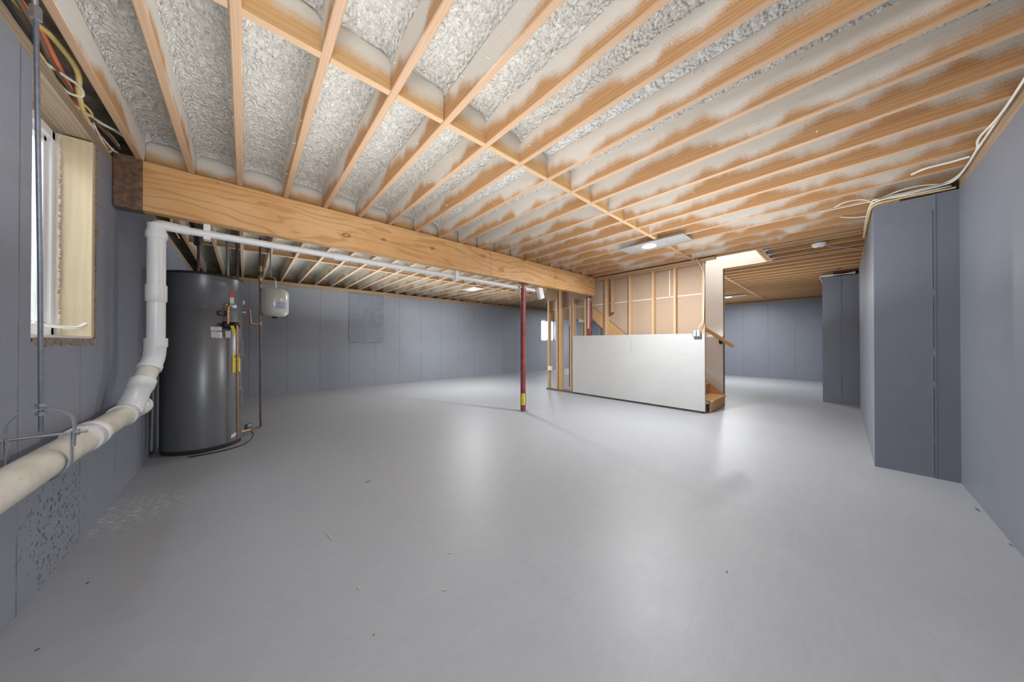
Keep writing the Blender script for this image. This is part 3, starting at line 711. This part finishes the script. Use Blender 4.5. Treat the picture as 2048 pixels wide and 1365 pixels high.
sp = thing('waste_pipe', (2.0, 3.47, 1.96), 'slim white plastic pipe running under the wooden beam', 'pipe')
MB().tube([(-0.34, 3.442, 1.993), (2.2, 3.49, 2.0), (3.2, 3.56, 2.012), (3.72, 3.56, 2.015)], 0.029, 24).build('pipe_run', 'pvc', sp)
for x in (0.72, ): MB().tube([(x-0.05, 3.465, 1.994), (x+0.08, 3.465, 1.994)], 0.036, 24).build('coupling', 'pvc', sp)
for x in (-0.23, 2.1): MB().box(x-0.02, x+0.02, 3.425, 3.50, 1.945, 2.07).build('pipe_strap', 'white', sp, 0.003)
tag(MB().tube(spline([(3.50, 3.56, 2.035), (3.65, 3.55, 2.02), (3.75, 3.54, 2.035), (3.9, 3.53, 2.03)]), 0.008, 8).build('black_cable', 'cab_k'), 'black cable under the beam leading to the white box', 'cable')
wb = thing('white_wall_box', (3.87, 3.5, 1.87), 'white plastic box hanging tilted under the beam beside the lone red post', 'box')
MB().obox((3.80, 3.50, 1.965), (1, 0, 0.32), (0, 1, 0), (-0.32, 0, 1), 0.055, 0.035, 0.10).build('housing', 'white', wb, 0.01)
MB().obox((3.795, 3.462, 1.965), (1, 0, 0.32), (0, 1, 0), (-0.32, 0, 1), 0.042, 0.004, 0.085).build('lid', 'pvc', wb, 0.004)

# clevis hanger with rod
ch = thing('clevis_hanger', (-0.578, 2.05, 0.58), 'galvanised clevis hanger on a long threaded rod holding the thick drain pipe', 'pipe hanger')
hy = 2.05; hx = PXc
MB().tube([(hx+0.011, hy-0.10, 2.335), (hx+0.001, hy-0.02, 1.4), (hx, hy, 0.775)], 0.0065, 12).build('threaded_rod', 'rod', ch)
for a_, b_ in (((hx+0.011, hy-0.10, 2.285), (hx+0.011, hy-0.10, 2.33)), ((hx, hy, 0.835), (hx, hy, 0.848)), ((hx, hy, 0.868), (hx, hy, 0.88))):
    MB().tube([a_, b_], 0.014, 6, smooth=False).build('nut', 'steel', ch)
MB().tube([(hx+0.011, hy-0.10, 2.325), (hx+0.011, hy-0.13, 2.44)], 0.008, 8).build('swivel_bracket', 'steel', ch)
def strap(path, wy, th, name):
    P = [Vector(p) for p in path]; vs = []; fs = []; n = len(P)
    for i in range(n):
        t = (P[min(i+1, n-1)]-P[max(0, i-1)]).normalized(); nn = Vector((t.z, 0, -t.x))
        for s1 in (-1, 1):
            for s2 in (-1, 1): vs.append(P[i]+Vector((0, wy*s1, 0))+nn*th*s2)
    for i in range(n-1):
        a_, b_ = i*4, i*4+4
        for e, f in ((0, 1), (1, 3), (3, 2), (2, 0)): fs.append((a_+e, a_+f, b_+f, b_+e))
    fs += [(0, 2, 3, 1), (n*4-4, n*4-3, n*4-1, n*4-2)]
    MB().add(vs, fs).build(name, 'steel', ch)
yoke = [(hx-0.073, hy, 0.70), (hx-0.073, hy, 0.80), (hx-0.05, hy, 0.845), (hx-0.02, hy, 0.858), (hx+0.02, hy, 0.858), (hx+0.05, hy, 0.845), (hx+0.073, hy, 0.80), (hx+0.073, hy, 0.70)]
strap(spline(yoke, 5), 0.012, 0.002, 'yoke')
cr = [(hx-0.068, hy, 0.76)]+[(hx+0.068*cos(t), hy, PZ+0.0-0.068*sin(t)+0.0) for t in [pi-pi*i/16 for i in range(17)]]+[(hx+0.068, hy, 0.76)]
strap(cr, 0.012, 0.002, 'cradle')
q = MB().tube([(hx-0.105, hy, 0.755), (hx+0.105, hy, 0.755)], 0.005, 10)
for s_ in (-1, 1): q.tube([(hx+s_*0.077, hy, 0.755), (hx+s_*0.086, hy, 0.755)], 0.012, 6, smooth=False)
q.build('cross_bolt', 'steel', ch)

# ------------------------------------------------------------------ water heater
HX, HY, HR = -0.33, 4.62, 0.31
wh = thing('water_heater', (HX, HY, 0), 'tall dark grey cylindrical water heater standing in the left corner', 'water heater')
MB().lathe((HX, HY, 0), [(HR-0.012, 0.0), (HR-0.004, 0.004), (HR-0.004, 0.045)], 96).build('base_ring', 'heatertrim', wh)
MB().lathe((HX, HY, 0), [(HR, 0.045), (HR, 1.463), (HR-0.003, 1.467)], 96).build('tank_body', 'heater', wh)
MB().lathe((HX, HY, 0), [(HR-0.003, 1.467), (HR+0.001, 1.471), (HR+0.001, 1.80)], 96).build('upper_shroud', 'heater', wh)
MB().lathe((HX, HY, 0), [(HR+0.004, 1.80), (HR+0.006, 1.806), (HR+0.004, 1.822), (HR-0.02, 1.83), (0.001, 1.835)], 96).build('top_cap', 'heatertrim', wh)
def cylpt(deg, z, r=HR): a = radians(deg); return Vector((HX+r*cos(a), HY+r*sin(a), z))
def cylpatch(name, mat, d0, d1, z0, z1, off=0.0015, par=wh, label=None, skew=0.0):
    vs = []; n = 6
    for i in range(n+1):
        dg = d0+(d1-d0)*i/n
        for kz in (0, 1): vs.append(cylpt(dg, (z0, z1)[kz]+skew*(i/n-0.5), HR+off))
    return MB().add(vs, [(2*i, 2*i+2, 2*i+3, 2*i+1) for i in range(n)], True).build(name, mat, par, label=label)
def printed(name, mat, d0, d1, z0, z1, rows, label=None, skew=0.0, pm='print', off=0.0025):
    s_ = cylpatch(name, mat, d0, d1, z0, z1, label=label, skew=skew, off=off)
    for r_ in range(rows):
        zc = z1-(z1-z0)*(r_+0.6)/(rows+0.3); w_ = (d1-d0)
        cylpatch('print_line', pm, d0+w_*0.12, d1-w_*random.uniform(0.12, 0.35), zc-0.0016, zc+0.0016, off=off+0.001, par=s_, skew=skew*0.7)
    return s_
printed('paper_label', 'white', -77, -61, 1.236, 1.275, 2, 'upper white paper label')
printed('paper_label', 'white', -76, -60.5, 1.162, 1.225, 4, 'lower tilted white paper label', skew=-0.006)
printed('paper_label', 'white', -55, -46.5, 1.165, 1.235, 3, 'small white rating label')
cylpatch('warning_label', 'red', -48, -39.5, 1.60, 1.665, label='red band of warning sticker', off=0.0025)
printed('warning_label', 'white', -47.5, -39.5, 1.53, 1.60, 3, 'white text part of warning sticker')
cylpatch('small_sticker', 'yellow', -55, -48, 1.49, 1.523, label='small yellow sticker', off=0.0025)
cylpatch('small_sticker', 'steel', -44, -33, 1.49, 1.523, label='small silver sticker', off=0.0025)
yl = printed('energy_label', 'yellow', -42, -20, 0.79, 0.985, 7, 'bright yellow energy label', off=0.003)
cylpatch('print_line', 'print', -38, -25, 0.955, 0.968, off=0.0045, par=yl)
printed('bottom_tag', 'white', -44, -33, 0.088, 0.125, 1, 'small white tag near the base', skew=0.015)
# raised access panels on the right flank
for z0, z1 in ((0.93, 1.16), (0.36, 0.62)):
    q = MB(); vs = []; n = 6
    for zz, o_ in ((z0, 0.0), (z0+0.03, 0.016), (z1-0.03, 0.016), (z1, 0.0)):
        for i in range(n+1): vs.append(cylpt(-24+18*i/n, zz, HR+(o_ if 0 < i < n else 0.0)))
    q.add(vs, [(a*(n+1)+i, a*(n+1)+i+1, (a+1)*(n+1)+i+1, (a+1)*(n+1)+i) for a in range(3) for i in range(n)]).build('access_panel', 'heater', wh)
# shroud screws, valve ports
for dg in (-102, -84, -74):
    p = cylpt(dg, 1.474 if dg < -100 else 1.47); d = (p-Vector((HX, HY, p.z))).normalized()
    MB().tube([p-d*0.002, p+d*0.004], 0.004, 8).build('screw', 'steel', wh)
def port(dg, z, r, depth, mat, nm):
    p = cylpt(dg, z); d = (p-Vector((HX, HY, z))).normalized()
    MB().tube([p-d*0.01, p+d*depth, p+d*(depth+0.004)], [r, r, r*0.8], 24).build(nm, mat, wh); return p+d*depth
port(-63, 1.42, 0.028, 0.012, 'heatertrim', 'port_cap'); port(-55, 1.42, 0.028, 0.012, 'heatertrim', 'port_cap')
cw = port(-55, 1.30, 0.036, 0.035, 'black', 'inlet_insulation'); tp = port(-46, 1.295, 0.038, 0.07, 'black', 'relief_valve_body')
p_ = cylpt(-52, 1.25, HR+0.05)
MB().obox((p_.x+0.02, p_.y-0.03, 1.245), (1, 0, 0), (0, 1, 0), (0.25, 0, -1), 0.014, 0.003, 0.048).build('hanging_tag', 'yellow', wh, 0, 'yellow hanging tag')
# discharge tube
dt = MB().tube(fillet([tp+Vector((-0.01, 0.01, 0)), tp+Vector((0.004, -0.012, -0.0)), tp+Vector((0.004, -0.012, -0.06)), (tp.x+0.012, tp.y-0.012, 0.10)], 0.02), 0.011, 14)
tag(dt.build('discharge_pipe', 'copper'), 'copper relief pipe running down the front of the water heater', 'pipe')
cl_ = MB().tube(spline([cw+Vector((0, 0, -.0)), cw+Vector((-0.05, -0.01, 0.005)), cw+Vector((-0.09, 0.01, 0.012)), cw+Vector((-0.11, 0.005, 0)), cw+Vector((-0.09, -0.004, -0.012)), cw+Vector((-0.06, 0, 0))]), 0.005, 8)
cl_.build('sensor_lead', 'black', wh)
# condensate / power cable at the floor
c_ = MB().tube(spline([(0.06, 4.62, 0.075), (0.075, 4.56, 0.06), (0.06, 4.48, 0.03), (0.02, 4.40, 0.010), (-0.06, 4.30, 0.008), (-0.2, 4.23, 0.008), (-0.4, 4.22, 0.008)]), 0.0055, 8)
tag(c_.build('drain_hose', 'cab_k'), 'thin black hose curling around the foot of the water heater', 'hose')
dv = thing('drain_valve', (0.05, 4.75, 0.0), 'brass drain valve with pump joining heater base to floor pipe', 'valve')
MB().tube([(-0.03, 4.72, 0.062), (0.05, 4.78, 0.062)], 0.016, 14).build('valve_body', 'brass', dv)
q = MB().lathe((0.035, 4.86, 0.05), [(0.03, 0), (0.035, 0.01), (0.035, 0.055), (0.025, 0.07)], 24); q.build('pump_housing', 'rod', dv)

# ------------------------------------------------------------------ copper piping around the heater
YP = 4.88
cp = thing('supply_pipe', (0.152, YP, 0.05), 'tall dark copper water pipe rising from floor to ceiling right of heater', 'pipe')
MB().tube(fillet([(0.03, 4.79, 0.062), (0.13, 4.87, 0.060), (0.155, YP, 0.062), (0.150, YP, 0.15), (0.146, YP, 1.35)], 0.02), 0.0115, 14).build('lower_run', 'oldcopper', cp)
MB().tube([(0.146, YP, 1.35), (0.139, YP, 2.43)], 0.0115, 14).build('upper_run', 'oldcopper', cp)
for z in (1.335, 1.41, 1.80): MB().tube([(0.1455, YP, z), (0.1455, YP, z+0.045)], 0.015, 14).build('coupling', 'copper', cp)
MB().tube([(0.142, YP, 1.88), (0.142, YP, 1.9), (0.142, YP, 1.93), (0.142, YP, 1.95)], [0.014, 0.022, 0.022, 0.014], 12).build('union_nut', 'brass', cp)
q = MB().tube([(0.141, YP, 2.005), (0.141, YP, 2.07)], 0.018, 12); q.tube([(0.141, YP, 2.04), (0.18, YP-0.02, 2.04)], 0.008, 8); q.build('valve_body', 'brass', cp)
MB().obox((0.195, YP-0.025, 2.075), (1, 0, 0), (0, 1, 0), (0, 0, 1), 0.005, 0.004, 0.035).build('lever', 'white', cp)
c2 = thing('hot_pipe', (-0.068, 4.80, 1.55), 'copper pipe dropping from ceiling to brass mixing valve beside heater', 'pipe')
MB().tube([(-0.075, 4.82, 2.43), (-0.062, 4.82, 1.68)], 0.0125, 14).build('pipe_run', 'oldcopper', c2)
MB().tube([(-0.0625, 4.82, 1.80), (-0.06, 4.82, 1.62)], 0.0135, 14).build('pipe_run', 'copper', c2)
mv = thing('mixing_valve', (-0.058, 4.82, 1.5), 'brass mixing valve with green white handle right of water heater', 'valve')
MB().tube([(-0.06, 4.82, z) for z in (1.48, 1.50, 1.56, 1.57, 1.64)], [0.018, 0.024, 0.024, 0.017, 0.017], 16).build('valve_body', 'brass', mv)
MB().tube([(-0.06, 4.82, 1.488), (-0.06, 4.82, 1.46)], [0.024, 0.018], 14).build('adjuster_cap', 'green', mv)
MB().obox((-0.022, 4.80, 1.475), (1, 0, 0), (0, 1, 0), (0, 0, 1), 0.032, 0.006, 0.009).build('lever', 'white', mv, 0.002)
MB().tube([(-0.026, 4.80, 1.592), (-0.026, 4.775, 1.592)], 0.029, 20).build('gauge_knob', 'white', mv, 0.003)
MB().tube(fillet([(-0.06, 4.82, 1.524), (0.045, 4.84, 1.524), (0.055, 4.845, 1.345), (0.14, YP, 1.345)], 0.02), 0.011, 14).build('outlet_bend', 'copper', mv)
MB().tube(fillet([(-0.06, 4.82, 1.524), (-0.10, 4.40, 1.524), cw+Vector((0.0, 0.0, 0.20)), cw+Vector((-0.0, -0.0, 0.01))], 0.02), 0.011, 14).build('inlet_bend', 'copper', mv)
tag(MB().tube([(-0.145, 4.72, 1.835), (-0.158, 4.72, 2.46)], 0.011, 12).build('grey_conduit', 'steel'), 'grey conduit entering the top of the water heater', 'conduit')
tag(MB().tube([(-0.38, 4.72, 1.835), (-0.38, 4.72, 2.46)], 0.013, 12).build('dark_pipe', 'oldcopper'), 'dark reddish pipe rising from the heater top behind the drain riser', 'pipe')
tag(MB().tube(spline([(-0.45, 4.05, 2.46), (-0.40, 4.15, 2.36), (-0.36, 4.25, 2.22), (-0.365, 4.5, 2.18), (-0.38, 4.6, 2.17)]), 0.03, 12).build('insulated_hose', 'black'), 'thick black insulated hose above the water heater', 'hose')
et = thing('expansion_tank', (0.285, 4.85, 1.43), 'cream white expansion tank hanging beside the tall copper pipe', 'tank')
TC = (0.286, 4.85, 1.44)
MB().lathe(TC, [(0.02, 0), (0.07, 0.006), (0.11, 0.02), (0.136, 0.045), (0.141, 0.065), (0.141, 0.30), (0.136, 0.325), (0.11, 0.35), (0.06, 0.366), (0.02, 0.37)], 64).build('tank_shell', 'tank', et)
MB().lathe(TC, [(0.025, -0.018), (0.032, -0.012), (0.032, 0.004)], 24).build('air_cap', 'black', et)
MB().tube([(0.286, 4.85, 1.81), (0.286, 4.85, 1.90)], 0.014, 14).build('neck', 'tank', et)
vs = []
for i in range(7):
    a = radians(-98+62*i/6-0)
    for z in (1.535, 1.63): vs.append((TC[0]+0.1425*cos(a+0.1), TC[1]+0.1425*sin(a+0.1), z))
lb = MB().add(vs, [(2*i, 2*i+2, 2*i+3, 2*i+1) for i in range(6)], True).build('label', 'blueprint', et, label='pale blue printed label')
for zz in (1.60, 1.575, 1.55):
    vs = []
    for i in range(5):
        a = radians(-88+40*i/4)
        for z in (zz, zz+0.006): vs.append((TC[0]+0.1435*cos(a), TC[1]+0.1435*sin(a), z))
    MB().add(vs, [(2*i, 2*i+2, 2*i+3, 2*i+1) for i in range(4)], True).build('print_line', 'rod', lb)
tag(MB().tube(fillet([(0.286, 4.85, 1.90), (0.286, 4.85, 1.94), (0.24, 4.86, 1.94), (0.24, 4.88, 2.44)], 0.02), 0.008, 10).build('tank_feed_pipe', 'steel'), 'thin pipe feeding the expansion tank from the ceiling', 'pipe')
tag(MB().tube([(-0.648, 4.33, 0.10), (-0.63, 4.33, 1.8)], 0.012, 12).build('vertical_conduit', 'rod'), 'thin grey conduit standing between left wall and water heater', 'conduit')

# ------------------------------------------------------------------ cables
def cable(pts, r, mat, label, jit=0.0, name='cable', group=None):
    P = [Vector(p)+Vector((random.uniform(-jit, jit), random.uniform(-jit, jit), random.uniform(-jit, jit))) for p in pts]
    o = MB().tube(spline(P, 6), r, 8).build(name, mat); return tag(o, label, 'cable', group)
cable([(-0.70, 0.5, 2.425), (-0.71, 1.4, 2.43), (-0.715, 2.25, 2.43), (-0.70, 2.45, 2.42), (-0.71, 2.7, 2.415), (-0.72, 3.3, 2.42)], 0.012, 'cab_y', 'thick yellow cable on the left wall sill, lower run')
cable([(-0.68, 0.5, 2.46), (-0.685, 1.6, 2.47), (-0.68, 2.2, 2.47), (-0.66, 2.4, 2.51), (-0.64, 2.6, 2.50), (-0.67, 2.75, 2.45), (-0.70, 3.0, 2.43), (-0.70, 3.4, 2.44)], 0.012, 'cab_y', 'yellow cable bulging away from the left wall near the rod')
cable([(-0.72, 0.5, 2.42), (-0.74, 1.5, 2.45), (-0.73, 2.3, 2.45), (-0.73, 2.8, 2.44), (-0.71, 3.4, 2.45)], 0.016, 'cab_r', 'rust brown cable against the left rim')
cable([(-0.70, 2.1, 2.50), (-0.68, 2.3, 2.50), (-0.69, 2.6, 2.47), (-0.70, 2.9, 2.445), (-0.70, 3.2, 2.44), (-0.69, 3.42, 2.45)], 0.014, 'cab_o', 'orange red cable above the window')
cable([(-0.72, 2.2, 2.41), (-0.72, 2.6, 2.41), (-0.715, 3.0, 2.41), (-0.71, 3.36, 2.41)], 0.010, 'cab_b', 'dark brown cable lying on the sill over the window')
cable([(-0.70, 1.2, 2.41), (-0.70, 2.0, 2.408), (-0.698, 2.45, 2.405)], 0.007, 'cab_w', 'thin white cable along the wall top left of the rod')
cable([(-0.70, 2.45, 2.41), (-0.67, 2.58, 2.44), (-0.65, 2.68, 2.46), (-0.66, 2.75, 2.45), (-0.69, 2.70, 2.42), (-0.70, 2.6, 2.41)], 0.007, 'cab_w', 'white cable tie loop above the window')
cable([(-0.70, 2.85, 2.43), (-0.67, 3.05, 2.47), (-0.63, 3.15, 2.49), (-0.60, 3.2, 2.485)], 0.009, 'cab_w', 'frayed white cable end near the beam wrap')
cable([(-0.71, 0.6, 2.45), (-0.70, 1.5, 2.44), (-0.69, 2.0, 2.45), (-0.70, 2.35, 2.43), (-0.715, 2.8, 2.425), (-0.70, 3.3, 2.43)], 0.008, 'cab_k', 'black wire threaded through the left sill cables')
cable([(-0.66, 1.2, 2.45), (-0.665, 1.9, 2.46), (-0.66, 2.25, 2.44), (-0.68, 2.5, 2.43), (-0.69, 2.9, 2.45), (-0.66, 3.2, 2.46), (-0.65, 3.34, 2.46)], 0.010, 'cab_b', 'brown cable crossing behind the hanger rod')
cable([(-0.69, 2.75, 2.44), (-0.67, 2.9, 2.455), (-0.685, 3.05, 2.46), (-0.66, 3.2, 2.475), (-0.645, 3.3, 2.46)], 0.006, 'cab_y', 'thin yellow wire beside the orange red cable')
cable([(-0.68, 3.0, 2.43), (-0.68, 3.1, 2.41), (-0.69, 3.2, 2.44), (-0.67, 3.3, 2.42), (-0.66, 3.35, 2.43)], 0.005, 'cab_w', 'kinked thin white wire at the beam end')
cable([(-0.69, 3.0, 2.42), (-0.69, 3.15, 2.42), (-0.69, 3.30, 2.40), (-0.68, 3.36, 2.45)], 0.007, 'cab_w', 'thin white wire bunch beside the beam wrap')
m = MB()
for q in range(4): m.tube(spline([(-0.62+0.02*q, 3.5, 2.44), (-0.60+0.03*q, 3.9, 2.42-0.02*q), (-0.56+0.02*q, 4.3+0.1*q, 2.44), (-0.60, 4.9, 2.42), (-0.62, 5.6, 2.43)]), 0.006, 6)
tag(m.build('cable_bundle', 'cab_y'), 'tangled cream cables over the left wall above the water heater', 'cables')
# right wall cables
W_ = [('white cable following the right wall top down to the pilaster', [(2.4, -0.59, 2.41), (3.1, -0.60, 2.40), (3.45, -0.58, 2.41), (3.62, -0.60, 2.40), (3.9, -0.60, 2.39), (4.10, -0.58, 2.375), (4.14, -0.50, 2.37), (4.14, -0.35, 2.365), (4.18, -0.2, 2.37), (4.4, -0.165, 2.37), (5.2, -0.165, 2.39)]),
      ('second white cable behind it on the right wall top', [(2.4, -0.605, 2.425), (3.2, -0.605, 2.415), (3.65, -0.60, 2.395), (3.95, -0.605, 2.40), (4.13, -0.56, 2.385), (4.165, -0.40, 2.385), (4.175, -0.24, 2.385), (4.3, -0.172, 2.385), (5.6, -0.17, 2.40)]),
      ('yellowish cable lying on top of the pilaster', [(4.18, -0.60, 2.345), (4.19, -0.45, 2.35), (4.185, -0.3, 2.352), (4.22, -0.19, 2.352), (4.6, -0.172, 2.36), (5.5, -0.172, 2.37)])]
for lab, pts in W_: cable(pts, 0.0065, 'cab_w' if 'white' in lab else 'cab_y', lab, 0.002)
cable([(4.19, -0.58, 2.365), (4.17, -0.42, 2.36), (4.17, -0.27, 2.372), (4.16, -0.19, 2.38)], 0.0065, 'cab_w', 'short cream cable over the near pilaster edge')
cable([(4.16, -0.55, 2.38), (4.12, -0.44, 2.40), (4.13, -0.33, 2.405), (4.19, -0.22, 2.39)], 0.005, 'cab_w', 'thin arched wire above the near pilaster')
cable([(3.72, -0.59, 2.40), (3.76, -0.52, 2.41), (3.80, -0.42, 2.423), (3.86, -0.36, 2.424)], 0.008, 'cab_w', 'loose white cable end under a joist by the right wall')
cable([(4.20, -0.20, 2.385), (4.26, -0.06, 2.41), (4.30, 0.05, 2.424), (4.29, 0.16, 2.425)], 0.005, 'cab_w', 'curved thin wire leaving the pilaster corner')
cable([(4.21, -0.19, 2.37), (4.16, -0.12, 2.41), (4.15, -0.02, 2.42), (4.23, 0.05, 2.42)], 0.005, 'cab_w', 'bent wire stub above the pilaster corner')
cable([(4.6, -0.16, 2.37), (4.62, -0.08, 2.39), (4.60, 0.02, 2.42)], 0.006, 'cab_w', 'short wire stub past the pilaster corner')
m = MB()
for q in range(3): m.tube(spline([(8.08, -0.15, 2.35+0.015*q), (8.06, 0.0, 2.355), (8.07, 0.2, 2.35+0.01*q), (8.2, 0.29, 2.37), (9.0, 0.29, 2.37), (12.0, 0.29, 2.38)]), 0.008, 6)
tag(m.build('cable_bundle', 'cab_w'), 'pale cables along the second pilaster top in the distance', 'cables')

# ------------------------------------------------------------------ small debris on the floor
def ray_floor(u, v):
    a = (u-1024)/595.04; b = -(v-682.5)/595.04; c_, s_ = cos(YAW), sin(YAW); cp_, sp_ = cos(PITCH), sin(PITCH)
    f = Vector((s_*cp_, c_*cp_, sp_)); r = Vector((c_, -s_, 0)); u_ = Vector((-s_*sp_, -c_*sp_, cp_))
    d = f+r*a+u_*b; t = -1.1138/d.z; return Vector((d.x*t, d.y*t, 0))
DEB = [((584, 1034), (620, 1026), 'splinter', 'long pale splinter lying flat on the grey floor', .002), ((651, 1066), (664, 1081), 'splinter', 'curved pale splinter on the floor right of the long one', .002),
       ((715, 1173), (719, 1181), 'splinter', 'short pale chip on the floor in the middle foreground', .002), ((884, 1181), (893, 1181), 'splinter', 'tiny white chip on the floor in the centre foreground', .002),
       ((895, 1107), (903, 1107), 'splinter', 'tiny white chip on the floor below the lone red post', .002), ((731, 966), (740, 963), 'splinterdark', 'small dark chip on the floor between heater and lone post', .002),
       ((172, 1170), (178, 1166), 'splinterdark', 'dark chip on the floor beside the left wall', .003), ((68, 1305), (80, 1299), 'splinterdark', 'dark chip on the floor in the lower left corner', .002),
       ((745, 1272), (750, 1271), 'red', 'tiny red chip on the floor in the near foreground', .002), ((1452, 1145), (1455, 1146), 'splinterdark', 'tiny dark dot on the floor in the bright sheen', .003),
       ((1950, 1018), (1958, 1023), 'splinterdark', 'dark chip on the floor near the right wall', .004), ((2018, 1089), (2024, 1093), 'splinterdark', 'dark chip on the floor at the right frame edge', .003)]
for (a, b, mt, lab, th) in DEB:
    A_, B_ = ray_floor(*a), ray_floor(*b); A_.z = B_.z = th+0.0005; mid = (A_+B_)/2+(Vector((0, 0, 0.001)))
    tag(MB().tube([A_, mid, B_], [th*0.5, th, th*0.6], 6).build('wood_splinter' if mt == 'splinter' else 'debris_chip', mt), lab, 'debris')
